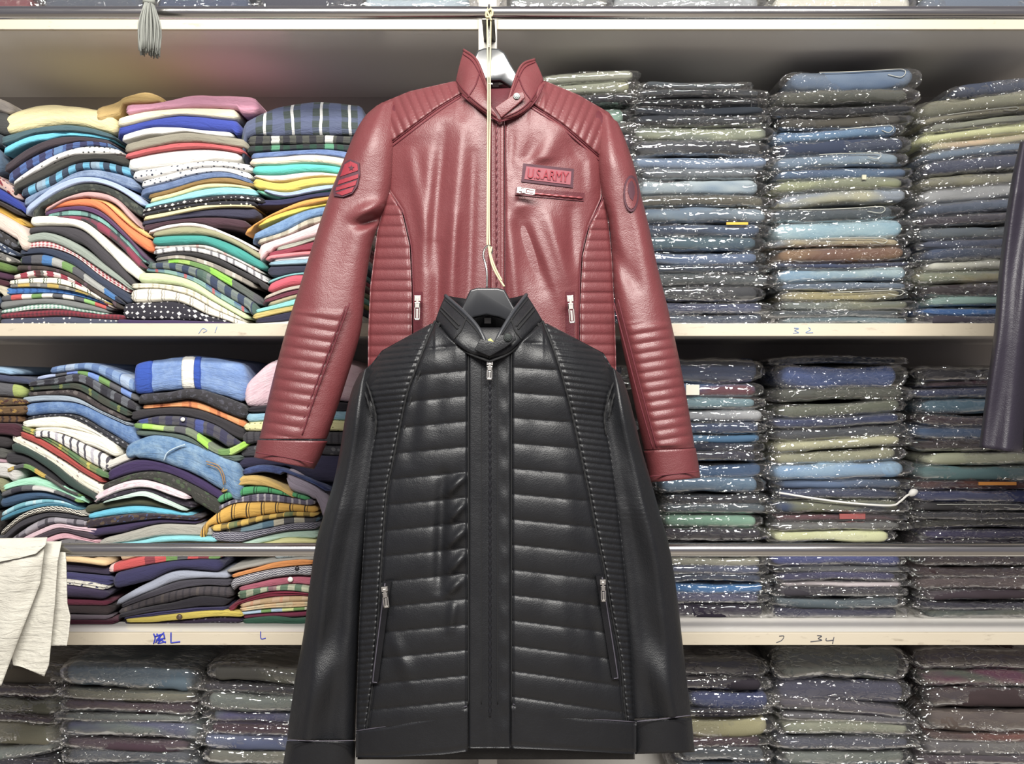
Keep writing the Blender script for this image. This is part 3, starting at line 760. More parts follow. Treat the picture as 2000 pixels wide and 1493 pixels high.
J_U2 = jeans_stack(1246, 1494, '''
157 14 0 20 -50 | dark slate | 565c62 4c5258
172 17 | charcoal | 46494e 3c4046
190 15 | black | 34363c 2e3036
206 16 | dark grey blue | 4a525e 565f6a
223 19 | charcoal black | 3c4048 34383e
243 29 | olive grey | 6f766c 9aa085
273 29 | black creased | 3c3e44 50535a
303 24 | slate blue | 6f86a8 7d92ae
328 21 | dark silver | 5a6068 747c84
350 29 | pale grey blue | 7d93a6 a6b4ba
381 23 | olive brown | 59564c 6a6655
405 29 | slate grey blue | 627488 7b8c9a
435 24 | navy orange-tagged | 3c4a62 465a78
460 29 | dark teal blue | 3c5468 4a6674
490 24 | grey blue | 5a6f92 667a98
515 19 | navy black | 34404e 303846
535 24 | charcoal grey | 565c60 4c5254
560 29 | black crinkled | 34363a 404246
590 21 | dark indigo | 3a405e 40486a
612 21 | navy slate | 4a5468 424c5e
''', 'upper stack right of red sleeve', G, 637, 0)
J_U3 = jeans_stack(1524, 1774, '''
132 39 8 20 4 | steel blue | 5a6f8c 6a7c94
172 30 | dark olive grey | 55574f 5f6056
203 19 | black flecked | 44464a 3a3c40
223 22 | dark brown grey | 4c4a46 565249
246 23 18 0 -18 | denim blue | 5f88ae 54749a
270 29 12 | navy | 3c465e 38425a
301 24 8 | pale grey blue | 7288a0 8499a8
326 22 | steel navy | 4c6888 44587a
348 24 10 | olive khaki white-tagged | 9aa078 858a70
373 27 14 | cream khaki | b4b294 8a94a0
401 27 12 0 -28 | dark slate loop-edged | 4c565c 44505a
429 36 10 | light aqua blue | 8cb4c6 a4c4ce
466 15 | tan and grey | b0a07c 7c8690
481 29 8 | rust brown | 7a5644 8c6a48
511 10 | dark indigo | 3c4460 44506c
521 29 6 | pale sky blue | 7fa6c4 a4bec6
551 15 | slate | 5c6c80 66768a
566 19 6 | khaki yellow | a89c6a 9a9270
586 19 | slate khaki | 6c7470 7c7e68
606 13 | dark grey | 4a5258 444c50
620 13 | slate teal | 6a8088 5c727c
''', 'upper middle jeans stack', G, 637, 6)
J_U4 = jeans_stack(1812, 2070, '''
158 30 30 60 0 | dark navy | 3a4254 424a5e
180 34 34 | sage olive | 9c9c84 a8a68c
214 13 28 | thin khaki | a09a7c 8f8a72
228 15 28 | sage grey | 8a8c78 7c7e70
244 21 30 | pale lime yellow | d0d296 c6c88c
266 16 28 | khaki peach | b8b48c c0a888
283 19 26 | slate blue | 6a7c90 5c6c82
303 30 22 | dark indigo | 444a62 3c4258
334 24 20 | olive grey | 7c7a6a 8a866c
359 30 20 | pale grey | 8e9092 a2a4a6
390 25 16 | slate navy | 4c586c 424c60
416 20 12 | dark plum | 463e48 3e3a44
437 24 12 | slate grey | 5a626a 6c7478
462 19 12 | navy | 424a64 4a526a
482 24 10 | dark slate | 4c566a 44506a
507 18 8 | cream white | d6d6c8 c6c4b0
526 25 4 | olive khaki | 8a9078 b0a478
552 26 4 | dark brown | 443c40 4a4244
579 19 2 | sage teal | 8fb0a8 86a69e
599 15 2 | bright blue | 2f74bc 2a68ae
615 18 0 | dark plum grey | 4a4450 444050
''', 'upper stack beside dark sleeve', G, 637, 0)
G = 'wrapped jeans on the lower right shelf'
jeans_stack(1046, 1222, fill(712, 1218, 19, PAL), 'lower stack behind black jacket', G, 1219)
J_L2 = jeans_stack(1300, 1490, '''
700 46 0 | dark navy | 34405e 3c4a6a
748 28 0 | maroon white and blue | 6a3440 4a6a9a
777 22 0 | teal grey | 6a8c98 7496a0
800 24 0 | light grey | 9ca0a6 b0b2b6
825 22 0 | navy | 34466a 2f3e5e
848 18 0 | steel blue | 4c7ca0 446f94
867 18 0 | black | 343848 2f3240
885 19 0 | black indigo | 30303e 38384a
905 27 0 | deep blue | 345c88 2f5078
933 32 0 | grey blue | 567490 6484a0
966 20 0 | black crinkled | 2f2f38 36363e
987 19 0 | slate grey | 56626a 4c5860
1007 25 0 | mint green | 7cac92 8cbc9e
1033 26 0 | dark plum | 38323e 302c38
1060 28 0 | charcoal | 44444a 3c3c42
1089 17 0 | cream grey | a6a490 989684
1107 18 0 | slate | 5c6484 545c78
1126 13 0 | dark blue | 3a4660 344058
1140 21 0 | bright cobalt blue | 2270b0 2a7abc
1162 19 0 | indigo slate | 5c5c80 4c4c6a
1182 28 0 | dark purple | 443c52 3c3448
''', 'lower stack right of red cuff', G, 1213)
J_L3 = jeans_stack(1524, 1766, '''
699 14 0 | thin slate | 4c5668 444c60
714 42 0 | navy blue | 3a528c 344878
757 27 4 | olive charcoal | 55574e 4a4c46
785 26 14 | olive grey | 6f7466 646858
812 20 12 | dark navy | 34406a 2f3858
833 25 10 | charcoal slate | 4c5058 44484e
859 20 16 | pale khaki | c0be94 a8a684
880 24 12 | sage khaki | a09e7c 949478
905 31 8 | light sky blue | 7ca4cc 90b4d2
937 20 0 | slate blue | 5c7090 50627e
958 19 0 | dark navy | 38405a 40486a
978 26 0 | navy and olive | 44506c 7a7c64
1005 17 0 | charcoal and maroon | 4c4448 6a4048
1023 14 0 | grey | 7c7c7a 6c6c6c
1038 24 0 -4 -22 | lime cream | dce0a6 e4e6b4
1063 22 0 | dark blue | 3c4460 34405a
1086 23 0 | royal indigo | 485090 3e4682
1110 11 0 | grey | 6a6c72 606268
1122 16 0 | deep indigo | 46446e 3c3a5e
1139 10 0 | pinkish white | cfc2c4 c4b8ba
1150 17 0 | black grey | 46424a 3c3840
1168 21 0 | slate green | 6a7880 5c6a74
1190 21 0 | dark indigo | 4a4a68 40405a
''', 'lower middle jeans stack', G, 1213, 0)
J_L4 = jeans_stack(1808, 2070, '''
716 29 0 | dark charcoal | 36343c 302e36
746 13 0 | dark maroon | 4a343e 42303a
760 18 0 | slate indigo | 4a5478 424a6c
779 30 0 | steel teal | 5c8098 527488
810 21 0 | maroon brown | 46343c 3e3036
832 26 0 | steel blue | 46648c 3e5a80
859 25 0 | dark brown | 44383a 3a3234
885 24 6 | pale sage cream | c6c8a6 b4b898
910 29 0 | teal grey | 5c7e84 688c8e
940 18 0 | plum brown orange-tagged | 4c3c46 6a4238
959 23 0 | indigo | 464e7c 3e4672
983 17 0 | charcoal | 4a484a 424042
1001 14 0 | dark grey | 46464a 3e3e42
1016 20 0 | dark olive | 4c4c42 44443c
1037 20 0 | purple indigo | 46406e 3e3862
1058 29 0 | dark plum | 3e3440 383038
1088 20 0 | dark brown | 463638 3e3032
1109 21 0 | maroon brown | 4a3638 423032
1131 25 0 | taupe brown | 685654 5a4a4a
1157 20 0 | plum grey | 4c4048 44383e
1178 14 0 | dark navy | 3e3c50 383648
1193 18 0 | olive slate | 5c6c68 6a6e60
''', 'lower stack at right edge', G, 1213)
G = 'wrapped jeans on the bottom shelf'
B4 = 746.5 - Z4T * F / 1.69 
def low(y0): return '\n' + fill(y0, B4 - 2, max(1, int((B4 - y0) / 28)), PAL)
jeans_stack(-60, 96, '''
1300 40 -10 | brown grey | 6a6258 746c5c
1342 20 -10 | dark plum | 4a3a44 42343c
1363 36 -8 | olive grey | 7a7a68 6c6c5c
1402 14 -6 | dark maroon | 4c3640 44323a
1417 42 -6 | cream olive | 8c8a74 9a967c
1460 26 20 | pale sage | a4aca4 949c94''' + low(1488), 'bottom stack under white cloth', G, B4)
jeans_stack(126, 374, '''
1302 48 -16 | large steel blue | 5c7080 667a88
1352 19 -10 | olive | 6c6a5c 767462
1372 26 -8 | dark maroon | 4a3440 42303c
1399 14 -6 | grey | 747a76 686e6c
1414 32 -8 | indigo and grey | 585c7c 76827e
1447 22 -8 | maroon grey | 523c48 5a4650
1470 28 -4 | slate grey | 565a62 5e626a''' + low(1500), 'bottom stack second from left', G, B4)
jeans_stack(404, 590, '''
1306 32 -14 | olive grey | 6a6a5e 62605a
1339 20 -8 | black | 34303a 2e2a32
1360 31 -6 | grey green | 6a706c 727a74
1392 27 -10 | indigo grey | 5e6a70 545080
1420 20 -8 | wine maroon | 4c303e 442a36
1441 28 -8 | slate indigo | 5c6488 667090
1470 28 -4 | cream olive | 8c8a78 7c7c70''' + low(1500), 'bottom stack left of jacket', G, B4)
jeans_stack(1340, 1500, '''
1290 36 -4 | dark charcoal | 3a363c 34303a
1328 24 -4 | black plum | 36303a 302a34
1353 34 -4 | navy blue | 3e4a7a 364070
1388 13 0 | black | 302c34 2a2830
1402 40 0 | olive yellow | a09a70 acA67c
1443 21 0 | dark maroon | 4a323c 422c36
1465 27 0 | slate grey | 5a6068 52585e''' + low(1493), 'bottom stack right of jacket', G, B4)
jeans_stack(1528, 1776, '''
1272 60 -2 | large grey green | 5c645e 666c64
1334 42 -4 | indigo slate | 4e4e66 46465c
1377 22 -22 | grey plum | 5c5660 524c58
1400 13 -12 | thin grey | 6c6a70 626066
1414 28 -2 | pale sage | 8c927c 9a9c84
1443 24 -2 | slate | 565868 4e505e
1468 30 -2 | grey sage | 7c827c 727870''' + low(1500), 'bottom stack below the 34', G, B4)
jeans_stack(1812, 2070, '''
1272 40 -4 | maroon brown | 4c3638 443032
1314 34 -6 | sage and magenta | 646c5c 7a3858
1350 38 -4 | dark brown | 4c3c3e 443638
1390 40 -2 | taupe brown | 5e504c 6a5c54
1432 18 -2 | rust red | 7c4438 5a4440
1451 28 -2 | grey | 6a6668 74706e
1480 22 -2 | plum grey | 544850 4c4048''' + low(1503), 'bottom stack at right edge', G, B4)
# wrapped bundles standing on the topmost shelf, only their lower fronts show
zt_px = 746.5 - Z1T * F / 1.69
for k, (xa, xb, desc, c) in enumerate(((-70, 66, 'dusty red', '8a4a50'), (76, 268, 'slate grey', '5c6270'), (300, 480, 'dark blue grey', '4c5670'), (500, 700, 'charcoal', '50505a'), (712, 915, 'pale blue', 'a8b8c4'),
                                       (985, 1180, 'grey', '8a8c8e'), (1200, 1490, 'silver grey', 'a0a4a8'), (1515, 1780, 'white and cream', 'd8d4c6'), (1800, 2060, 'slate blue', '6a7484'))):
    jeans_stack(xa, xb, '\n'.join('%.1f 44 | %s | %s %s' % (zt_px - 46 * (3 - q), desc, c, c) for q in range(3)),
                'bundle above rail, ' + ('far left', 'left of tassel', 'right of tassel', 'second left of post', 'left of post', 'right of post', 'second right of post', 'third right of post', 'far right')[k],
                'wrapped jeans on the topmost shelf', zt_px, 0)
# pale folded edges and a white strap that show through the film
M_HEMS = plain('pale_hem_thread', 'a9aaa2', .8); M_STRAP = plain('white_webbing', 'cfcdc8', .7)
def pale_edge(rec, xa, xb, f0, f1):
    ob, Yf, top, th, xs, tp, bt = rec
    q = lambda x, f: P(x, np.interp(x, xs, tp) * (1 - f) + np.interp(x, xs, bt) * f, Yf - .0015 - .004 * math.sin(math.pi * min(1, max(0, f))) * 0)
    pts = [q(xa + (xb - xa) * k, f0) for k in (0, .3, .6, .85)] + [q(xb, f0 + .05), q(xb + 5, (f0 + f1) / 2), q(xb - 4, f1), q(xa + (xb - xa) * .82, (f0 + f1) * .55)]
    tube('folded_edge', catmull(pts, 40), .0008, M_HEMS, ob, 5)
for rec, xa, xb, f0, f1 in ((J_U3[0], 1600, 1764, .12, .55), (J_U3[4], 1640, 1740, .15, .8), (J_U3[10], 1560, 1724, .1, .6), (J_U3[6], 1600, 1716, .1, .6), (J_U3[17], 1620, 1760, .1, .7), (J_L4[11], 1830, 1990, .2, .7), (J_U4[2], 1850, 1985, .2, .7), (J_U3[12], 1600, 1728, .1, .8)):
    pale_edge(rec, xa, xb, f0, f1)
rec = J_L3[10]; tube('strap', catmull([P(x, y, rec[1] - .007) for x, y in ((1522, 963), (1590, 974), (1660, 983), (1738, 988), (1758, 980), (1772, 968), (1788, 962))], 50), .0021, M_STRAP, rec[0], 6)
rec = J_L3[10]; tube('strap_end', catmull([P(x, y, rec[1] - .007) for x, y in ((1776, 968), (1784, 962), (1792, 960))], 8), [.003, .005, .0065, .0075, .0075, .0065, .005, .003], M_STRAP, rec[0], 8)
# paper tags seen inside the bags
def paper_tag(rec, xa, xb, f, h, c):
    ob, Yf, top, th, xs, tp, bt = rec; y = np.interp((xa + xb) / 2, xs, tp) * (1 - f) + np.interp((xa + xb) / 2, xs, bt) * f
    p0 = P(xa, y - h / 2, Yf - .003); p1 = P(xb, y + h / 2, Yf - .003)
    b = box('paper_tag', p0[0], p1[0], Yf - .0035, Yf - .0005, p1[2], p0[2], plain('tag_' + c, c, .6), ob)
paper_tag(J_U2[12], 1419, 1461, .02, 5, 'd9a032'); paper_tag(J_L4[9], 1912, 1985, .3, 6, 'c0803c')
paper_tag(J_L2[1], 1340, 1366, .45, 20, 'cfcabc'); paper_tag(J_U3[8], 1684, 1692, .1, 9, 'b0ae98'); paper_tag(J_L3[12], 1640, 1690, .4, 10, '8c4a48')

# ------------------------------------------------------------------ jackets
def pl(pts):
    """piecewise-linear (smoothed) function through (t, value) pairs"""
    p = np.array(sorted(pts), float)
    return lambda t: np.interp(t, p[:, 0], p[:, 1])
def puff(ph, p=.55): return np.abs(np.sin(math.pi * ph)) ** p
def stroke(px, py, x0, y0, x1, y1, w, h):
    dx, dy = x1 - x0, y1 - y0; L2 = dx * dx + dy * dy
    t = np.clip(((px - x0) * dx + (py - y0) * dy) / L2, 0, 1)
    d = np.hypot(px - x0 - t * dx, py - y0 - t * dy)
    return h * np.exp(-(d / w) ** 2) * (np.sin(math.pi * np.clip(t * .9 + .05, 0, 1)) ** .5)
def folds(lst):
    return lambda px, py: sum(stroke(px, py, *q) for q in lst)
def panel(name, root, mat, a0, a1, fL, fR, D, disp=None, cols=False, step=3.0, nu=None, thick=.004, edge=7.0, tuck=.0035):
    """leather panel between two outlines; a runs down the picture (or across it when cols), fL / fR bound the other way"""
    nv = max(4, int((a1 - a0) / step) + 1); a = np.linspace(a0, a1, nv)
    lo, hi = fL(a), fR(a)
    if nu is None: nu = int(np.clip(np.max(hi - lo) / 5.0, 6, 60))
    u = np.linspace(0, 1, nu)[None, :]
    B = lo[:, None] * (1 - u) + hi[:, None] * u; A = np.repeat(a[:, None], nu, 1)
    px, py = (A, B) if cols else (B, A)
    Y = D(px, py)
    w = (hi - lo)[:, None]
    ed = np.minimum(np.minimum(u, 1 - u) * w, np.minimum(A - a0, a1 - A) + 2.0) / edge
    ef = np.clip(ed, 0, 1); ef = np.sqrt(1 - (1 - ef) ** 2)
    if disp is not None: Y = Y - disp(px, py) * ef
    Y = Y + tuck * (1 - ef)
    front = np.stack([(px - 1000) * Y / F, Y, (746.5 - py) * Y / F], -1).reshape(-1, 3)
    Yb = D(px, py) + tuck + thick
    back = np.stack([(px - 1000) * Yb / F, Yb, (746.5 - py) * Yb / F], -1).reshape(-1, 3)
    n = len(front); f = grid_faces(nv, nu, 0, not cols) + grid_faces(nv, nu, n, cols)
    loop = [j for j in range(nu)] + [i * nu + nu - 1 for i in range(1, nv)] + [(nv - 1) * nu + j for j in range(nu - 2, -1, -1)] + [i * nu for i in range(nv - 2, 0, -1)]
    for k in range(len(loop)):
        p, q = loop[k], loop[(k + 1) % len(loop)]
        f.append((q, p, p + n, q + n) if not cols else (p, q, q + n, p + n))
    ob = link(name, mesh(name, np.vstack([front, back]), f), mat); attach(ob, root); return ob
def tube_panel(name, root, mat, Lp, Rp, Yc, half, disp=None, nv=140, nt=56, cap=True, sq=2.4, ymode=None):
    """a hollow-looking sleeve or body: outlines Lp, Rp in the picture, centre distance Yc(v), half thickness half(v)"""
    Lc, Rc = catmull(Lp, nv), catmull(Rp, nv); v = np.linspace(0, 1, nv)
    yc, hf = Yc(v), half(v); th = np.linspace(0, 2 * math.pi, nt, endpoint=False)
    cs = np.sign(np.cos(th)) * np.abs(np.cos(th)) ** (2 / sq); sn = np.sign(np.sin(th)) * np.abs(np.sin(th)) ** (2 / sq)
    M_ = (Lc + Rc) / 2; H = (Rc - Lc) / 2
    px = M_[:, 0][:, None] + H[:, 0][:, None] * cs[None, :]; py = M_[:, 1][:, None] + H[:, 1][:, None] * cs[None, :]
    Y = yc[:, None] - hf[:, None] * sn[None, :]
    if disp is not None:
        fr = np.clip(sn, 0, 1)[None, :] ** .6
        Y = Y - disp(px, py, np.repeat(v[:, None], nt, 1), (cs[None, :] + 1) / 2 + 0 * px) * fr
    V = np.stack([(px - 1000) * Y / F, Y, (746.5 - py) * Y / F], -1).reshape(-1, 3)
    f = grid_faces(nv, nt, 0, False, True)
    if cap: f.append(tuple(range(nt))[::-1]); f.append(tuple((nv - 1) * nt + k for k in range(nt)))
    ob = link(name, mesh(name, V, f), mat); attach(ob, root); return ob
def seam(name, root, mat, pts, D, r=.0016, lift=.0015, bead=0.0, n=None):
    n = n or max(6, int(sum(math.hypot(pts[i + 1][0] - pts[i][0], pts[i + 1][1] - pts[i][1]) for i in range(len(pts) - 1)) / (3.0 if bead else 9)))
    c = catmull(pts, n); Y = D(c[:, 0], c[:, 1]) - lift
    p3 = np.stack([(c[:, 0] - 1000) * Y / F, Y, (746.5 - c[:, 1]) * Y / F], -1)
    rad = r * (1 + bead * np.sin(np.arange(n) * 1.35)) if bead else r
    ob = tube(name, p3, rad, mat, None, 6); attach(ob, root); return ob
def strip(name, root, mat, A, B, nu=40, nv=8, crown=0.0, thick=.004):
    """a band between two 3D edge lines given as (px, py, Y)"""
    a, b = catmull([P(*q) for q in A], nu), catmull([P(*q) for q in B], nu)
    t = np.linspace(0, 1, nv); V = a[:, None, :] * (1 - t)[None, :, None] + b[:, None, :] * t[None, :, None]
    V[:, :, 1] -= (crown * np.sin(math.pi * t))[None, :]
    V = V.reshape(-1, 3); W = V.copy(); W[:, 1] += thick; n = len(V)
    f = grid_faces(nu, nv) + grid_faces(nu, nv, n, True)
    loop = list(range(nv)) + [i * nv + nv - 1 for i in range(1, nu)] + [(nu - 1) * nv + j for j in range(nv - 2, -1, -1)] + [i * nv for i in range(nu - 2, 0, -1)]
    for k in range(len(loop)): f.append((loop[(k + 1) % len(loop)], loop[k], loop[k] + n, loop[(k + 1) % len(loop)] + n))
    me = mesh(name, np.vstack([V, W]), f); bm = bmesh.new(); bm.from_mesh(me); bmesh.ops.recalc_face_normals(bm, faces=bm.faces); bm.to_mesh(me); bm.free()
    ob = link(name, me, mat); attach(ob, root); return ob
def strip_line(name, root, mat, A, B, ut, crown, r, lift=.0012):
    a, b = catmull([P(*q) for q in A], 40), catmull([P(*q) for q in B], 40); out = []
    for u, t in catmull(ut, 30):
        k = u * 39; p = [np.interp(k, np.arange(40), a[:, i]) * (1 - t) + np.interp(k, np.arange(40), b[:, i]) * t for i in range(3)]
        p[1] -= crown * math.sin(math.pi * min(1, max(0, t))) + lift; out.append(p)
    ob = tube(name, out, r, mat, None, 6); attach(ob, root); return ob
def zip_pull(root, x, y0, y1, Y, w=9, ang=0.0, name='zip_pull'):
    """slider with a hanging slotted tab"""
    k = Y / F; h = (y1 - y0) * k; ww = w * k; bm = bmesh.new()
    box_bm(bm, -ww * .55, ww * .55, -.004, .002, -h * .22, 0)
    box_bm(bm, -ww * .22, ww * .22, -.0058, -.0035, -h * .34, -h * .10)
    t = .0016
    box_bm(bm, -ww * .5, -ww * .5 + t, -.0055, -.0035, -h, -h * .28); box_bm(bm, ww * .5 - t, ww * .5, -.0055, -.0035, -h, -h * .28)
    box_bm(bm, -ww * .5, ww * .5, -.0055, -.0035, -h, -h + t * 1.6); box_bm(bm, -ww * .5, ww * .5, -.0055, -.0035, -h * .5, -h * .28)
    box_bm(bm, -ww * .2, ww * .2, -.0052, -.004, -h * .92, -h * .55)
    ob = bm_obj(name, bm, M_CHROME, None, .0004); ob.rotation_euler = (0, ang, 0); ob.location = P(x, y0, Y); attach(ob, root); return ob
def snap(root, x, y, Y, r, mat):
    bm = bmesh.new(); R_ = __import__('mathutils').Matrix.Rotation(math.pi / 2, 3, 'X')
    for rad, dp, off in ((r, .003, 0), (r * .68, .002, -.0022), (r * .35, .0015, -.0034)):
        q = bmesh.ops.create_cone(bm, cap_ends=True, segments=20, radius1=rad, radius2=rad * .85, depth=dp)
        bmesh.ops.rotate(bm, verts=q['verts'], cent=(0, 0, 0), matrix=R_); bmesh.ops.translate(bm, verts=q['verts'], vec=(0, off, 0))
    ob = bm_obj('snap_button', bm, mat, None); ob.location = P(x, y, Y); attach(ob, root); return ob
def letters(name, txt, root, mat, x, y, D, size_px, width_px, ang=0.0, lift=.001):
    cu = bpy.data.curves.new(name, 'FONT'); cu.body = txt; cu.align_x = 'CENTER'; cu.align_y = 'CENTER'; cu.size = 1.0; cu.extrude = .02; cu.offset = .0
    tmp = bpy.data.objects.new(name, cu); COL.objects.link(tmp); bpy.context.view_layer.update()
    me = bpy.data.meshes.new_from_object(tmp.evaluated_get(bpy.context.evaluated_depsgraph_get())); bpy.data.objects.remove(tmp)
    co = np.array([v.co[:] for v in me.vertices]); w = np.ptp(co[:, 0]); h = np.ptp(co[:, 1])
    ca, sa = math.cos(ang), math.sin(ang)
    for v in me.vertices:
        dx, dy, dz = v.co.x / w * width_px, -v.co.y / h * size_px, v.co.z
        xx, yy = x + dx * ca - dy * sa, y + dx * sa + dy * ca
        v.co = P(xx, yy, float(D(np.array(xx), np.array(yy))) - lift - (.0009 if dz > 0 else -.0006))
    ob = link(name, me, mat, None, False); attach(ob, root); return ob
def patch(name, root, mat, poly, D, lift=.0012, thick=.0022, parent=None, res=8):
    """flat applique following the leather under it"""
    bm = bmesh.new(); pts = []
    for i in range(len(poly)):
        a, b = np.array(poly[i], float), np.array(poly[(i + 1) % len(poly)], float); m = max(1, int(np.hypot(*(b - a)) / res))
        pts += [a + (b - a) * j / m for j in range(m)]
    c = np.mean(pts, 0)
    rings = []
    for s in (1.0, .66, .33):
        rings.append([bm.verts.new(P(*(c + (q - c) * s), float(D(*(c + (q - c) * s))) - lift)) for q in pts])
    ctr = bm.verts.new(P(c[0], c[1], float(D(*c)) - lift)); n = len(pts)
    for a, b in zip(rings, rings[1:]):
        for j in range(n): bm.faces.new((a[j], a[(j + 1) % n], b[(j + 1) % n], b[j]))
    for j in range(n): bm.faces.new((rings[-1][j], rings[-1][(j + 1) % n], ctr))
    rim = [bm.verts.new((v.co.x, v.co.y + thick, v.co.z)) for v in rings[0]]
    for j in range(n): bm.faces.new((rings[0][(j + 1) % n], rings[0][j], rim[j], rim[(j + 1) % n]))
    ob = bm_obj(name, bm, mat, None)
    if parent is None: attach(ob, root)
    else: ob.parent = parent
    return ob
def hanger(label, poly, Y, hook, mat, thick=.016):
    root = empty('coat_hanger', P(955, poly[0][1], Y)); tag(root, label, 'hanger')
    b = prism('hanger_body', poly, Y - thick / 2, thick, mat, None, .0035, 3, None, True); attach(b, root)
    h = tube('hook', catmull([P(*q) for q in hook], 40), .0018, M_STEEL, None, 8); attach(h, root)
    return root

# ---------------- burgundy jacket (behind)
RED = leather('burgundy_leather', '6b3336', .47, .70, grain=.26)
RED_D = leather('dark_burgundy_leather', '5a262d', .5, .4, grain=.2)
RED_T = plain('burgundy_thread', '5a1c26', .7); LIN = plain('dark_lining', '2a2226', .6)
PATCH_D = plain('patch_dark_thread', '4a2a34', .75); PATCH_R = plain('patch_red_thread', '8a2a36', .7)
rj = empty('leather_jacket', P(955, 960, 1.45))
tag(rj, 'burgundy leather jacket with quilted shoulders hanging behind the black jacket', 'jacket')
r_xl = pl([(180, 895), (200, 742), (230, 735), (285, 750), (370, 752), (450, 735), (560, 722), (650, 718), (960, 716)])
r_xr = pl([(155, 1063), (200, 1150), (240, 1206), (310, 1182), (390, 1182), (500, 1195), (600, 1200), (690, 1203), (960, 1208)])
r_top = pl([(700, 240), (722, 218), (742, 202), (800, 178), (890, 160), (905, 180), (975, 232), (1036, 203), (1063, 157), (1130, 185), (1190, 220), (1210, 248)])
def RD(px, py):
    px, py = np.asarray(px, float), np.asarray(py, float)
    xl, xr = r_xl(np.maximum(py, 205)), r_xr(np.maximum(py, 240)); s = (px - (xl + xr) / 2) / ((xr - xl) / 2)
    t = np.clip(1 - (py - r_top(px)) / 95.0, 0, 1); t = t * (1 - .75 * np.clip(np.minimum(px - 888, 1068 - px) / 40, 0, 1))
    return 1.398 + .050 * np.clip(np.abs(s), 0, 1.15) ** 3 + .040 * t ** 2
# inner body closing the shape behind the panels
bodyL = [(885, 176), (800, 190), (748, 222), (762, 300), (757, 400), (738, 500), (728, 600), (722, 720), (720, 960)]
bodyR = [(1066, 170), (1130, 196), (1196, 238), (1174, 320), (1184, 400), (1190, 500), (1195, 600), (1199, 720), (1204, 960)]
tube_panel('back_body', rj, RED_D, bodyL, bodyR, lambda v: 1.470 + 0 * v, lambda v: .022 + .022 * np.clip(v * 6, 0, 1), nv=60, nt=40)
_rf = folds([(905, 245, 872, 600, 15, .010), (868, 250, 840, 520, 12, -.008), (838, 300, 822, 700, 15, .008), (925, 300, 915, 620, 10, -.006), (800, 300, 830, 460, 12, .005),
               (890, 420, 880, 720, 12, .006), (858, 480, 852, 740, 11, -.006),
               (1090, 255, 1000, 420, 20, .009), (1050, 270, 1010, 360, 14, -.006), (1150, 300, 1160, 380, 14, .006), (1110, 270, 1130, 310, 12, -.004),
               (1010, 410, 1060, 560, 20, -.010), (1070, 420, 1110, 560, 16, .010), (1040, 440, 1100, 600, 12, .006), (1115, 400, 1120, 520, 12, -.006), (995, 430, 1010, 620, 12, .007), (1000, 250, 996, 330, 9, -.004)])
def rfold(px, py):
    k = np.clip(np.minimum(np.minimum(px - 1000, 1150 - px), np.minimum(py - 308, 404 - py)) / 14, 0, 1)
    return _rf(px, py) * (1 - k)
def RDF(px, py): return RD(px, py) - rfold(np.asarray(px, float), np.asarray(py, float))
panel('front_panel', rj, RED, 184, 958, pl([(184, 901), (215, 850), (285, 757), (370, 759), (410, 786), (480, 802), (560, 806), (700, 808), (958, 808)]),
      pl([(184, 903), (210, 936), (233, 956), (300, 957), (958, 957)]), RD, rfold, step=4, nu=52)
panel('front_panel', rj, RED, 203, 958, pl([(203, 1035), (220, 1015), (235, 986), (958, 986)]),
      pl([(203, 1037), (245, 1100), (310, 1174), (385, 1175), (440, 1150), (500, 1136), (600, 1131), (958, 1128)]), RD, rfold, step=4, nu=52)
panel('zip_placket', rj, RED, 233, 958, pl([(233, 958), (958, 957)]), pl([(233, 985), (958, 986)]), RD, lambda px, py: .0015 + .0022 * puff((px - 957) / 9.6), step=6, nu=30, edge=3, tuck=.002)
def rib(n0, sp, A, p=.5, sl=0.0): return lambda px, py: A * puff((py + sl * px - n0) / sp, p)
panel('side_panel', rj, RED, 375, 958, pl([(375, 757), (450, 737), (560, 723), (650, 719), (958, 717)]), pl([(375, 762), (410, 784), (480, 800), (560, 804), (958, 806)]), RD, rib(422, 21.2, .0042, .42), step=2.6, nu=26)
panel('side_panel', rj, RED, 388, 958, pl([(388, 1177), (440, 1152), (500, 1138), (600, 1133), (958, 1130)]), pl([(388, 1182), (450, 1190), (500, 1195), (600, 1200), (690, 1203), (958, 1207)]), RD, rib(430, 20.4, .0042, .42), step=2.6, nu=26)
panel('shoulder_panel', rj, RED, 726, 901, pl([(726, 216), (742, 202), (800, 178), (880, 160), (890, 158), (901, 178)]), pl([(726, 230), (752, 283), (757, 284), (850, 214), (901, 183)]), RD, lambda px, py: .0045 * puff((px - .42 * py - 610) / 17.5, .5), cols=True, step=2.4, nu=34)
panel('shoulder_panel', rj, RED, 1038, 1208, pl([(1038, 196), (1052, 168), (1063, 157), (1130, 185), (1190, 220), (1208, 246)]), pl([(1038, 202), (1100, 244), (1174, 309), (1180, 305), (1208, 258)]), RD, lambda px, py: .0045 * puff((px + .42 * py - 1120) / 17.5, .5), cols=True, step=2.4, nu=34)
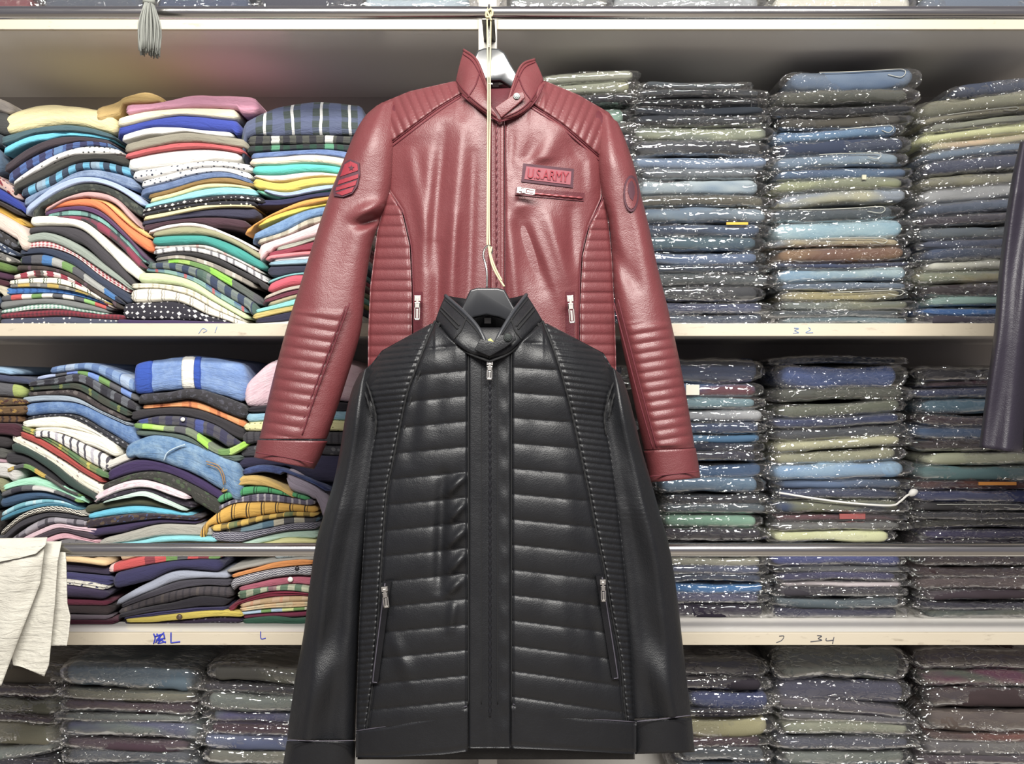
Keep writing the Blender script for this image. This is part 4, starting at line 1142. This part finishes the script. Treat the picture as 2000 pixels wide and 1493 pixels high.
# sleeves
def rs_disp(seamL, side, ph0, sp):
    def f(px, py, v, u):
        inside = np.clip((seamL(py) - px) * -side / 9, 0, 1) if side > 0 else np.clip((seamL(py) - px) / 9, 0, 1)
        m = np.clip((py - 604) / 6, 0, 1) * np.clip((862 - py) / 5, 0, 1) if side < 0 else np.clip((628 - py) / -6, 0, 1) * np.clip((876 - py) / 5, 0, 1)
        g = .0042 * puff((py - .16 * side * -px - ph0) / sp, .5) * m * inside
        k = stroke(px, py, 748, 424, 700, 440, 9, -.022) + stroke(px, py, 752, 396, 690, 420, 12, .010) if side < 0 else stroke(px, py, 1186, 470, 1240, 560, 16, -.008)
        return g + k + .006 * np.sin(v * 9 + 1) * np.exp(-((u - .45) / .2) ** 2) * (1 - m)
    return f
def slv_Y(a, b): return lambda v: a + (b - a) * v
sl_L = [(736, 206), (713, 227), (692, 262), (668, 320), (640, 390), (607, 490), (585, 560), (560, 640), (532, 745), (511, 838), (506, 858)]
sl_R = [(770, 196), (776, 240), (774, 300), (766, 372), (744, 430), (727, 480), (714, 560), (704, 650), (676, 745), (646, 836), (638, 858)]
tube_panel('sleeve', rj, RED, sl_L, sl_R, slv_Y(1.468, 1.45), lambda v: .012 + .034 * np.sin(np.pi / 2 * np.clip(v * 6, 0, 1)), rs_disp(pl([(590, 683), (858, 588)]), -1, 500, 22), nv=230, nt=60)
tube_panel('cuff', rj, RED, [(503, 860), (498, 884), (496, 894)], [(640, 862), (624, 898), (613, 917)], slv_Y(1.45, 1.45), lambda v: .0465 - .001 * v, None, nv=14, nt=48)
sr_L = [(1170, 214), (1166, 262), (1164, 310), (1172, 372), (1188, 430), (1195, 500), (1200, 580), (1212, 660), (1230, 745), (1247, 830), (1258, 880)]
sr_R = [(1206, 238), (1221, 272), (1238, 322), (1252, 380), (1268, 445), (1284, 520), (1304, 600), (1322, 680), (1338, 760), (1350, 830), (1357, 876)]
tube_panel('sleeve', rj, RED, sr_L, sr_R, slv_Y(1.468, 1.45), lambda v: .012 + .034 * np.sin(np.pi / 2 * np.clip(v * 6, 0, 1)), rs_disp(pl([(590, 1210), (880, 1282)]), 1, 560, 19.5), nv=230, nt=60)
tube_panel('cuff', rj, RED, [(1257, 881), (1264, 912), (1269, 943)], [(1359, 876), (1364, 905), (1368, 934)], slv_Y(1.45, 1.45), lambda v: .0465 - .001 * v, None, nv=14, nt=48)
SLV = lambda px, py: 1.3985 + 0 * np.asarray(px)          # front of the flattened sleeves
for pts in ([(683, 592), (655, 668), (615, 775), (590, 850)], [(676, 598), (648, 670), (607, 778), (583, 850)], [(1207, 585), (1228, 668), (1256, 775), (1283, 875)], [(1199, 592), (1220, 672), (1248, 780), (1276, 878)]):
    seam('seam', rj, RED_T, pts, lambda px, py: 1.4045 + 0 * np.asarray(px), .0013, .0004)
seam('hem_line', rj, RED_T, [(500, 884), (560, 894), (612, 905)], lambda px, py: 1.404 + 0 * np.asarray(px), .0011, 0)
seam('hem_line', rj, RED_T, [(1270, 931), (1318, 926), (1364, 921)], lambda px, py: 1.404 + 0 * np.asarray(px), .0011, 0)
# seams on the body
for pts in ([(902, 184), (850, 216), (756, 286)], [(900, 190), (851, 222), (760, 291)], [(1036, 204), (1100, 246), (1172, 308)], [(1036, 210), (1099, 252), (1170, 315)],
            [(745, 208), (753, 285), (757, 372), (786, 412), (803, 480), (807, 560), (809, 700)], [(1205, 258), (1178, 312), (1177, 386), (1150, 441), (1135, 500), (1131, 600), (1129, 700)],
            [(955, 236), (956, 420), (956, 700)], [(962, 240), (963, 420), (963, 700)], [(977, 240), (978, 420), (978, 700)], [(987, 238), (988, 420), (988, 700)],
            [(755, 372), (725, 400), (705, 425)]):
    seam('seam', rj, RED_T, pts, RD, .0011, .0006)
# collar: back part, two open fronts, snap tab
strip('collar_back', rj, RED_D, [(889, 166, 1.455), (915, 196, 1.50), (970, 206, 1.515), (1030, 192, 1.50), (1063, 160, 1.455)], [(907, 98, 1.462), (932, 150, 1.505), (972, 166, 1.52), (1012, 150, 1.505), (1043, 117, 1.462)], crown=0)
for A_, B_ in (([(976, 237, 1.386), (934, 210, 1.389), (903, 184, 1.405), (889, 163, 1.440)], [(957, 205, 1.394), (949, 163, 1.408), (930, 116, 1.432), (906, 97, 1.458)]),
               ([(973, 238, 1.386), (1016, 222, 1.388), (1044, 197, 1.402), (1063, 160, 1.440)], [(990, 208, 1.394), (1001, 170, 1.406), (1018, 128, 1.432), (1044, 116, 1.458)])):
    strip('collar', rj, RED, A_, B_, crown=.006)
    strip_line('collar_edge', rj, RED, A_, B_, [(0.02, .99), (.5, .99), (1, .99)], .006, .0026, 0)
    strip_line('seam', rj, RED_T, A_, B_, [(.52, .04), (.48, .5), (.52, .95)], .006, .0011)
    strip_line('seam', rj, RED_T, A_, B_, [(.04, .12), (.5, .10), (.98, .10)], .006, .0010)
    strip_line('seam', rj, RED_T, A_, B_, [(.06, .86), (.5, .86), (.98, .86)], .006, .0009)
for pts in ([(975, 238), (934, 212), (902, 185)], [(976, 238), (1017, 224), (1046, 197), (1062, 165)]):
    seam('seam', rj, RED_T, pts, lambda px, py: 1.388 + .00022 * np.abs(np.asarray(px) - 975), .0014, .003)
t = prism('collar_tab', [(966, 210), (1003, 184), (1022, 178), (1026, 190), (1012, 203), (979, 230)], 1.380, .005, RED, None, .0015, 2, None, True); attach(t, rj)
snap(rj, 1009, 188, 1.379, .0062, plain('gunmetal', '565a58', .35, .9))
# zip of the front and chest pocket, pocket pulls
zp = lambda px, py: RD(px, py) - .004
seam('zip_teeth', rj, plain('burgundy_zip', '5c2a30', .4, .4), [(970, 240), (970, 480), (970, 720)], zp, .0015, 0, .25)
patch('pocket_welt', rj, RED_D, [(1008, 366), (1142, 377), (1140, 393), (1006, 381)], RDF, .002, .005)
seam('zip_teeth', rj, plain('burgundy_zip_metal', 'a0585c', .35, .5), [(1040, 378), (1138, 387)], lambda px, py: RDF(px, py) - .0035, .0018, 0, .3)
b_ = zip_pull(rj, 1010, 368, 403, 1.384, 11, -1.42, 'zip_pull'); b_.location = Vector(P(1010, 372, 1.384)) - Vector(rj.location)
for (x, y0, y1, a_) in ((816, 578, 626, .02), (1113, 578, 632, -.08)):
    patch('pocket_welt', rj, RED_D, [(x - 8, y0 - 8), (x + 9, y0 - 8), (x + 9, 700), (x - 8, 700)], RDF, .002, .006)
    zip_pull(rj, x, y0, y1, 1.384, 11, a_)
# name patch on the chest
cpx = lambda px, py: RDF(px, py) - .002
npz = patch('name_patch', rj, PATCH_D, [(1022, 319), (1121, 330), (1119, 367), (1018, 355)], cpx, 0, .005)
patch('patch_ground', rj, plain('patch_ground', '8c5058', .8), [(1028, 325), (1116, 335), (1114, 361), (1024, 350)], cpx, .0012, .002, npz)
letters('patch_lettering', 'U.S.ARMY', rj, PATCH_R, 1070, 343, cpx, 19, 80, .105, .0026).parent = npz; COL.objects['patch_lettering'].location = (0, 0, 0)
# shield on one sleeve, round badge on the other
def SLF(px, py):   # front of the upper sleeves
    px, py = np.asarray(px, float), np.asarray(py, float)
    c, h = np.where(px < 960, pl([(262, 722), (300, 715), (390, 698)])(py), pl([(322, 1209), (380, 1216), (445, 1228)])(py)), np.where(px < 960, pl([(262, 32), (300, 42), (390, 60)])(py), pl([(322, 29), (380, 36), (445, 40)])(py))
    s = np.clip(np.abs(px - c) / h, 0, .985)
    return 1.4645 - .046 * (1 - s ** 2.4) ** (1 / 2.4) - .003
sh = [(672, 318), (684, 311), (702, 318), (703, 340), (698, 364), (688, 378), (670, 385), (652, 383), (650, 370), (660, 345)]
shb = patch('shield_badge', rj, PATCH_D, sh, SLF, .0015, .004)
patch('badge_field', rj, PATCH_R, [(673, 321), (684, 315), (698, 321), (699, 333), (664, 345)], SLF, .003, .003, shb)
for q in ([(662, 352), (700, 340), (699, 348), (659, 361)], [(657, 366), (697, 352), (694, 362), (655, 373)], [(655, 377), (692, 365), (687, 375), (668, 382)]):
    patch('badge_stripe', rj, PATCH_R, q, SLF, .003, .003, shb)
patch('badge_star', rj, PATCH_D, [(686 + (6 if k % 2 == 0 else 2.6) * math.sin(k * math.pi / 5), 328 - (6 if k % 2 == 0 else 2.6) * math.cos(k * math.pi / 5)) for k in range(10)], SLF, .0042, .003, shb, res=4)
cir = lambda cx, cy, rx, ry, n=20: [(cx + rx * math.cos(2 * math.pi * k / n), cy + ry * math.sin(2 * math.pi * k / n)) for k in range(n)]
rdb = patch('round_badge', rj, PATCH_D, cir(1233, 378, 15, 36), SLF, .0015, .004)
patch('badge_field', rj, RED, cir(1233, 378, 12, 30), SLF, .003, .003, rdb)
patch('badge_emblem', rj, PATCH_D, [(1228, 358), (1234, 352), (1239, 362), (1240, 378), (1236, 392), (1230, 386), (1226, 372)], SLF, .0042, .003, rdb)
lb = box('neck_label', *(P(962, 0, 1.505)[0], P(974, 0, 1.505)[0]), 1.5045, 1.506, P(0, 170, 1.505)[2], P(0, 160, 1.505)[2], plain('white_label', 'd8d4d0', .7)); attach(lb, rj)
hanger('shiny grey plastic coat hanger in the burgundy jacket collar', [(926, 112), (932, 98), (946, 93), (974, 94), (986, 102), (1000, 128), (1014, 150), (1090, 196), (1150, 226), (1148, 238), (1080, 214), (1000, 170), (978, 156), (950, 157), (930, 172), (860, 214), (800, 234), (796, 222), (860, 190), (920, 148)], 1.478,
       [(955, 95, 1.478), (955, 60, 1.478), (955, 44, 1.482), (955, 20, 1.4855), (955, 10, 1.478), (955, 9, 1.466), (955, 14, 1.457), (955, 24, 1.4548)], plain('shiny_grey_plastic', '3a3c3e', .18, .0, 1, .8))

# ---------------- black jacket (in front)
BLK = leather('black_leather', '17181b', .46, .46, grain=.22)
BLK_D = leather('dull_black_leather', '131316', .5, .4, grain=.18)
BLK_T = plain('black_thread', '101012', .85); BLK_T2 = plain('grey_thread', '4a4650', .7)
bj = empty('leather_jacket', P(957, 1470, 1.29))
tag(bj, 'black quilted leather jacket hanging in front of the burgundy one', 'jacket')
b_xl = pl([(627, 850), (685, 745), (735, 706), (770, 722), (812, 733), (845, 732), (900, 722), (960, 716), (1050, 710), (1150, 704), (1250, 699), (1400, 695), (1480, 694)])
b_xr = pl([(627, 1060), (690, 1180), (735, 1206), (770, 1190), (812, 1181), (880, 1194), (960, 1205), (1050, 1215), (1150, 1225), (1250, 1232), (1400, 1240), (1480, 1244)])
b_top = pl([(690, 745), (701, 732), (745, 686), (800, 651), (850, 627), (885, 664), (957, 702), (1012, 672), (1060, 627), (1120, 650), (1180, 690), (1213, 732)])
def BD(px, py):
    px, py = np.asarray(px, float), np.asarray(py, float)
    xl, xr = b_xl(np.maximum(py, 770)), b_xr(np.maximum(py, 770)); s = (px - (xl + xr) / 2) / ((xr - xl) / 2)
    t = np.clip(1 - (py - b_top(px)) / 90.0, 0, 1); t = t * (1 - .75 * np.clip(np.minimum(px - 846, 1064 - px) / 45, 0, 1))
    return 1.225 + .050 * np.clip(np.abs(s), 0, 1.15) ** 3 + .042 * t ** 2
tube_panel('back_body', bj, BLK_D, [(846, 640), (800, 662), (716, 744), (738, 830), (728, 900), (720, 1000), (710, 1150), (702, 1300), (698, 1484)], [(1064, 640), (1120, 662), (1198, 744), (1176, 830), (1190, 900), (1205, 1000), (1220, 1150), (1232, 1300), (1240, 1484)],
           lambda v: 1.297 + 0 * v, lambda v: .022 + .022 * np.clip(v * 6, 0, 1), nv=60, nt=40)
seamL = [(627, 850), (660, 836), (719, 813), (770, 795), (840, 780), (900, 768), (960, 756), (1040, 749), (1120, 744), (1220, 738), (1330, 729), (1425, 716)]
seamR = [(628, 1060), (690, 1084), (760, 1105), (830, 1122), (920, 1141), (960, 1150), (1040, 1165), (1110, 1180), (1200, 1195), (1290, 1212), (1370, 1219), (1412, 1224)]
bfL = folds([(908, 930, 872, 965, 9, .011), (906, 985, 880, 1015, 8, .011), (908, 1034, 876, 1066, 9, .012), (906, 1084, 880, 1116, 9, .011), (900, 1134, 876, 1160, 9, .010), (866, 930, 858, 1150, 13, -.011), (888, 1175, 880, 1230, 10, .007), (820, 720, 800, 900, 14, -.005), (770, 1250, 800, 1330, 14, .006), (860, 740, 850, 840, 16, -.004)])
bfR = folds([(1040, 760, 1060, 900, 22, -.004), (1100, 900, 1120, 1050, 18, .004), (1050, 1050, 1080, 1200, 22, -.004), (1090, 1150, 1110, 1300, 18, .004), (1150, 1180, 1180, 1330, 12, -.004)])
def quiltL(px, py): return .0062 * puff((py - .10 * (905 - px) - 725) / 49.6, .34) + bfL(px, py)
def quiltR(px, py): return .0062 * puff((py - (.06 + .00013 * np.clip(py - 700, 0, 700)) * (px - 998) - 718) / 49.4, .34) + bfR(px, py)
pL, pR = pl(seamL), pl(seamR)
panel('quilted_front', bj, BLK, 632, 1424, lambda y: pL(y) + 1, pl([(632, 852), (664, 884), (690, 914), (1424, 914)]), BD, quiltL, step=2.6, nu=50)
panel('quilted_front', bj, BLK, 632, 1408, pl([(632, 1056), (672, 1012), (690, 999), (1408, 999)]), lambda y: pR(y) - 1, BD, quiltR, step=2.6, nu=50)
panel('ribbed_panel', bj, BLK, 632, 1424, lambda y: b_xl(y) + 1, lambda y: np.maximum(pL(y) - 1, b_xl(y) + 3), BD, lambda px, py: .0036 * puff((py + .10 * px) / 11.8, .5), step=1.9, nu=20)
panel('ribbed_panel', bj, BLK, 632, 1408, lambda y: np.minimum(pR(y) + 1, b_xr(y) - 3), lambda y: b_xr(y) - 1, BD, lambda px, py: .0036 * puff((py - .12 * px) / 11.8, .5), step=1.9, nu=20)
panel('zip_placket', bj, BLK, 690, 1462, pl([(690, 915), (1462, 915)]), pl([(690, 998), (1462, 998)]), BD, lambda px, py: .003 - .004 * np.exp(-((px - 957) / 15) ** 2) + .0012 * np.sin(py / 9.0) * np.exp(-((px - 985) / 8) ** 2), step=4, nu=44, edge=5)
hemb = pl([(694, 1480), (760, 1480), (870, 1474), (957, 1462), (1000, 1462), (1100, 1466), (1244, 1474)])
hemt = pl([(694, 1425), (760, 1415), (843, 1396), (915, 1376), (1000, 1372), (1060, 1384), (1130, 1398), (1244, 1408)])
panel('hem_band', bj, BLK, 695, 914, hemt, hemb, BD, lambda px, py: .006 + 0 * px, cols=True, step=6, nu=12)
panel('hem_band', bj, BLK, 999, 1243, hemt, hemb, BD, lambda px, py: .006 + 0 * px, cols=True, step=6, nu=12)
# sleeves
def bs_disp(px, py, v, u):
    m = np.exp(-((py - 998) / 24) ** 2)
    g = .0065 * np.sin(py / 31.0 + 5 * u) * np.exp(-((py - 1290) / 110) ** 2) * np.exp(-((u - .45) / .28) ** 2)
    return g + .002 * puff(py / 9.0, .5) * m + .007 * np.exp(-((u - .28) / .10) ** 2) - .008 * np.exp(-((u - .62) / .14) ** 2) + .004 * np.sin(v * 14 + u * 4) * np.exp(-((u - .4) / .3) ** 2)
def bs_dispR(px, py, v, u): return bs_disp(px, py, v, 1 - u)
tube_panel('sleeve', bj, BLK, [(702, 730), (688, 760), (676, 806), (664, 880), (652, 940), (634, 1000), (617, 1062), (604, 1149), (593, 1238), (577, 1324), (566, 1400), (561, 1446)],
           [(740, 700), (752, 760), (756, 822), (748, 880), (736, 940), (726, 1000), (718, 1062), (706, 1149), (702, 1238), (698, 1324), (695, 1400), (694, 1446)], slv_Y(1.318, 1.31), lambda v: .010 + .036 * np.sin(np.pi / 2 * np.clip(v * 6, 0, 1)), bs_disp, nv=180, nt=60)
tube_panel('cuff', bj, BLK, [(560, 1448), (555, 1480), (550, 1512)], [(695, 1448), (694, 1480), (692, 1512)], slv_Y(1.31, 1.31), lambda v: .0463 + 0 * v, None, nv=12, nt=48)
tube_panel('sleeve', bj, BLK, [(1172, 698), (1162, 760), (1160, 822), (1170, 880), (1180, 940), (1190, 1000), (1198, 1071), (1208, 1160), (1214, 1246), (1220, 1335), (1226, 1405)],
           [(1211, 730), (1226, 768), (1240, 822), (1254, 880), (1270, 935), (1288, 1000), (1308, 1071), (1322, 1160), (1332, 1246), (1342, 1335), (1350, 1400)], slv_Y(1.318, 1.31), lambda v: .010 + .036 * np.sin(np.pi / 2 * np.clip(v * 6, 0, 1)), bs_dispR, nv=180, nt=60)
tube_panel('cuff', bj, BLK, [(1227, 1407), (1229, 1440), (1231, 1474)], [(1351, 1402), (1354, 1436), (1357, 1470)], slv_Y(1.31, 1.31), lambda v: .0463 + 0 * v, None, nv=12, nt=48)
# seams
SL = [(x, y) for y, x in seamL]; SR = [(x, y) for y, x in seamR]
for pts in (SL, [(x + 9, y + 4) for x, y in SL], SR, [(x - 9, y + 4) for x, y in SR]):
    seam('seam', bj, BLK_T, pts, BD, .0018, .0008, .18)
for pts in ([(712, 738), (724, 772), (734, 814), (733, 850)], [(1202, 738), (1190, 772), (1181, 814), (1184, 850)], [(704, 742), (716, 776), (727, 816)], [(1210, 742), (1198, 776), (1189, 816)]):
    seam('seam', bj, BLK_T, pts, lambda px, py: BD(px, py) - .004, .0016, .001, .3)
for x in (915, 924, 940, 972, 990, 999):
    seam('seam', bj, BLK_T, [(x, 692), (x, 1000), (x, 1376)], BD, .0010, .0016)
for pts in ([(697, 1428), (760, 1418), (843, 1399), (912, 1380)], [(1002, 1376), (1060, 1388), (1130, 1402), (1240, 1411)], [(1002, 1382), (1060, 1394), (1130, 1408), (1240, 1417)]):
    seam('hem_line', bj, BLK_T2, pts, BD, .0008, .0048)
for pts in ([(564, 1446), (620, 1448), (690, 1447)], [(1244, 1410), (1300, 1404), (1348, 1398)]):
    seam('hem_line', bj, BLK_T2, pts, lambda px, py: 1.2605 + 0 * np.asarray(px), .0008, 0)
# collar
strip('collar_back', bj, BLK_D, [(850, 630, 1.285), (890, 655, 1.325), (955, 664, 1.338), (1020, 655, 1.325), (1060, 630, 1.285)], [(869, 577, 1.30), (905, 583, 1.334), (950, 586, 1.343), (995, 583, 1.334), (1028, 575, 1.30)], crown=0)
BK_T = leather('trim_black_leather', '34363a', .35, .6, grain=.1)
for A_, B_ in (([(955, 704, 1.214), (915, 688, 1.216), (884, 664, 1.226), (850, 627, 1.272)], [(952, 678, 1.222), (934, 640, 1.236), (905, 608, 1.260), (870, 577, 1.298)]),
               ([(953, 705, 1.214), (990, 690, 1.216), (1018, 666, 1.226), (1060, 627, 1.272)], [(962, 682, 1.222), (980, 645, 1.236), (1003, 608, 1.260), (1028, 575, 1.298)])):
    cb = strip('collar', bj, BLK, A_, B_, crown=.007)
    strip_line('collar_edge', bj, BK_T, A_, B_, [(0.02, .99), (.5, .99), (1, .99)], .007, .0030, 0)
    strip_line('collar_zip', bj, BLK_T, A_, B_, [(.52, .40), (.75, .42), (.97, .44)], .007, .0016)
    strip_line('collar_zip', bj, BLK_T, A_, B_, [(.52, .53), (.75, .54), (.97, .55)], .007, .0016)
    strip_line('seam', bj, BLK_T, A_, B_, [(.50, .05), (.47, .45), (.50, .92)], .007, .0013)
    strip_line('seam', bj, BLK_T, A_, B_, [(.06, .86), (.5, .86), (.98, .86)], .007, .0010)
for pts in ([(955, 706), (914, 690), (883, 666), (849, 628)], [(955, 707), (992, 692), (1020, 668), (1061, 628)]):
    seam('seam', bj, BLK_T, pts, lambda px, py: 1.214 + .0000052 * (np.asarray(px) - 955.0) ** 2, .0018, .0025)
t = prism('collar_tab', [(926, 684), (938, 662), (966, 668), (976, 655), (1004, 650), (1008, 664), (986, 680), (956, 697)], 1.204, .005, BLK, None, .0015, 2, None, True); attach(t, bj)
snap(bj, 992, 659, 1.203, .0068, plain('gunmetal', '565a58', .35, .9))
lb = box('neck_label', P(946, 0, 1.31)[0], P(959, 0, 1.31)[0], 1.3095, 1.311, P(0, 632, 1.31)[2], P(0, 621, 1.31)[2], plain('grey_label', 'a8a4a0', .7)); attach(lb, bj)
lb = prism('swing_tag', [(953, 664), (958, 661), (964, 668), (955, 669)], 1.235, .001, plain('yellow_tag', 'e6e27a', .6)); attach(lb, bj)
# zips
seam('zip_teeth', bj, plain('black_zip', '2c2c30', .3, .5), [(957, 740), (957, 1000), (957, 1400)], lambda px, py: BD(px, py) + .0005, .0018, 0, .25)
zip_pull(bj, 957, 706, 742, 1.217, 11, .03)
for q in ([(750, 1138), (764, 1138), (738, 1336), (724, 1336)], [(1164, 1126), (1178, 1126), (1210, 1328), (1196, 1328)]):
    patch('pocket_welt', bj, BLK_D, q, BD, .010, .012)
for pts in ([(752, 1140), (728, 1334), (736, 1334)], [(1176, 1128), (1207, 1326), (1199, 1326)]):
    seam('seam', bj, BLK_T2, pts, lambda px, py: BD(px, py) - .0105, .0009, 0)
zip_pull(bj, 751, 1146, 1186, 1.226, 11, -.13); zip_pull(bj, 1177, 1132, 1174, 1.226, 10, -.03)
hanger('black plastic coat hanger with wire hook in the black jacket collar', [(901, 603), (918, 566), (932, 562), (972, 562), (986, 566), (1006, 604), (1090, 652), (1150, 688), (1148, 702), (1080, 668), (1000, 632), (975, 620), (950, 615), (926, 620), (900, 636), (830, 672), (770, 700), (768, 686), (840, 646)], 1.295,
       [(951, 562, 1.295), (951, 535, 1.297), (948, 515, 1.30), (944, 500, 1.305), (947, 486, 1.31), (955, 480, 1.315), (961, 487, 1.318), (959, 498, 1.318)], plain('black_plastic', '232427', .28, 0, 1, .5), .018)

# ------------------------------------------------------------------ rope, tassel, cloth, dark sleeve
M_ROPE = plain('cream_cotton_cord', 'bdb491', .9)
rp = empty('cord', P(956, 560, 1.30)); tag(rp, 'cream cotton cord from the upper rail holding the black jacket hanger', 'cord')
for k, dx in enumerate((-2.2, 2.2)):
    pts = [(956 + dx, 14, 1.462), (955 + dx * 1.6, 25, 1.4545), (955 + dx * 1.5, 60, 1.443), (955 + dx, 150, 1.384), (955 + dx, 230, 1.374), (954 + dx * .8, 330, 1.366), (953.5 + dx * .8, 430, 1.345), (954 + dx, 478, 1.325), (958 + dx, 484, 1.312), (957, 496, 1.311)]
    a = tube('strand', catmull([P(*q) for q in pts], 90), .0014, M_ROPE, None, 7); attach(a, rp)
a = tube('loose_end', catmull([P(*q) for q in ((954, 480, 1.314), (957, 500, 1.310), (962, 520, 1.305), (972, 540, 1.30), (985, 560, 1.292))], 30), .0016, M_ROPE, None, 7); attach(a, rp)
a = tube('loose_end', catmull([P(*q) for q in ((955, 482, 1.314), (960, 503, 1.308), (968, 525, 1.302), (980, 548, 1.295))], 30), .0014, M_ROPE, None, 7); attach(a, rp)
kn = tube('knot', catmull([P(*q) for q in ((951, 22, 1.452), (960, 18, 1.451), (961, 30, 1.45), (950, 33, 1.45), (951, 22, 1.449), (960, 40, 1.449))], 40), .0019, M_ROPE, None, 7); attach(kn, rp)

ts = empty('tassel', P(291, 106, 1.43)); tag(ts, 'grey thread tassel hanging in front of the upper rail', 'tassel')
M_TAS = plain('grey_yarn', '8a8c86', .9)
a = tube('cord', catmull([P(290, -60, 1.43), P(290, -20, 1.43), P(291, 14, 1.43)], 12), .0065, M_TAS, None, 8); attach(a, ts)
V_, F_ = [], []
rt = random.Random(3)
for k in range(110):
    a_ = rt.uniform(0, 6.28); q = math.sqrt(rt.random()); r1, r2 = .0085 * q, .0185 * q
    top_ = Vector(P(291, 8, 1.43)) + Vector((r1 * math.cos(a_), r1 * math.sin(a_), 0)); bot_ = Vector(P(291, rt.uniform(96, 109), 1.43)) + Vector((r2 * math.cos(a_), r2 * math.sin(a_), 0))
    mid_ = (top_ + bot_) / 2 + Vector((rt.uniform(-.002, .002), rt.uniform(-.002, .002), 0)) + Vector((.35 * r2 * math.cos(a_), .35 * r2 * math.sin(a_), 0))
    v_, f_ = tube_data(catmull([top_, mid_, bot_], 7), .0010, 4, len(V_)); V_ += list(v_); F_ += f_
a = link('fringe', mesh('fringe', V_, F_), M_TAS); a['kind'] = 'stuff'; attach(a, ts)
a = tube('band', [P(291, y, 1.43) for y in (0, 4, 8)], .0102, M_TAS, None, 14); attach(a, ts)

WC = cloth('plain', 'd2cec0')
wc = empty('white_cloth', P(40, 1340, 1.44)); tag(wc, 'white cotton cloth draped over the lower rail at left', 'cloth')
def flap(name, rows, Yc, seed, amp):
    ys = np.array([r[0] for r in rows], float); xl = np.array([r[1] for r in rows], float); xr = np.array([r[2] for r in rows], float)
    nv, nu = 70, 34; y = np.linspace(ys[0], ys[-1], nv); L, R = np.interp(y, ys, xl), np.interp(y, ys, xr)
    u = np.linspace(0, 1, nu)[None, :]; px = L[:, None] * (1 - u) + R[:, None] * u; yl = np.interp(y, ys, [r[3] if len(r) > 3 else 0 for r in rows])
    py = y[:, None] + yl[:, None] * (1 - u)
    rr = np.random.RandomState(seed); t = np.clip((y - ys[0]) / 60.0, 0, 1)[:, None]
    Y = Yc + .030 * (1 - t) ** 3 + amp * np.sin(px / 26 + rr.rand() * 6 + y[:, None] / 160) * t + amp * .5 * np.sin(px / 11 + y[:, None] / 45 + 1) * t + amp * .35 * np.sin(y[:, None] / 17 + px / 23) + rr.normal(0, .0003, px.shape)
    V = np.stack([(px - 1000) * Y / F, Y, (746.5 - py) * Y / F], -1).reshape(-1, 3); W = V.copy(); W[:, 1] += .0016; n = len(V)
    f = grid_faces(nv, nu, 0, True) + grid_faces(nv, nu, n)
    loop = list(range(nu)) + [i * nu + nu - 1 for i in range(1, nv)] + [(nv - 1) * nu + j for j in range(nu - 2, -1, -1)] + [i * nu for i in range(nv - 2, 0, -1)]
    for k in range(len(loop)): f.append((loop[k], loop[(k + 1) % len(loop)], loop[(k + 1) % len(loop)] + n, loop[k] + n))
    uv = np.column_stack([V[:, 0], V[:, 2]]); o_ = link(name, mesh(name, np.vstack([V, W]), f, np.vstack([uv, uv])), WC); attach(o_, wc)
flap('back_flap', [(1062, 20, 126), (1100, 30, 129), (1180, 40, 131), (1205, 45, 137), (1240, 50, 134), (1262, 60, 130)], 1.447, 1, .003)
flap('middle_flap', [(1058, -20, 120), (1100, -20, 112), (1180, 0, 107), (1260, 20, 99), (1300, 25, 95), (1322, 40, 86, -20)], 1.434, 2, .004)
flap('front_flap', [(1052, -140, 88), (1090, -140, 84), (1140, -140, 78), (1200, -140, 55), (1270, -140, 28), (1340, -140, 2)], 1.418, 3, .005)
flap('folded_edge', [(1050, -140, 92, 6), (1066, -140, 88, 24), (1082, -140, 70, 30), (1090, -140, 40, 34)], 1.410, 4, .0015)

DN = leather('dark_navy_leather', '2c2832', .45, .4, grain=.2)
dj = empty('dark_jacket', P(2060, 900, 1.36)); tag(dj, 'dark navy garment with long sleeve at the right picture edge', 'jacket')
def dk(px, py, v, u): return .006 * np.sin(u * 9 + v * 2) + .004 * np.sin(v * 11 + u * 3)
tube_panel('sleeve', dj, DN, [(1992, 278), (1976, 350), (1962, 440), (1950, 540), (1941, 650), (1927, 760), (1912, 874)], [(2030, 270), (2034, 350), (2030, 440), (2022, 540), (2016, 650), (2006, 760), (1996, 886)], slv_Y(1.36, 1.35), lambda v: .015 + .030 * np.clip(v * 6, 0, 1), dk, nv=90, nt=44)
tube_panel('body', dj, DN, [(2080, 200), (2016, 260), (2010, 420), (2004, 600), (1998, 880)], [(2200, 200), (2280, 260), (2290, 420), (2296, 600), (2300, 880)], slv_Y(1.39, 1.39), lambda v: .02 + .025 * np.clip(v * 6, 0, 1), None, nv=40, nt=40)
a = tube('hook', catmull([P(2140, 205, 1.39), P(2140, 120, 1.40), P(2140, 50, 1.45), P(2140, 20, 1.4855), P(2140, 8, 1.472), P(2140, 14, 1.457)], 30), .0018, M_STEEL, None, 8); attach(a, dj)
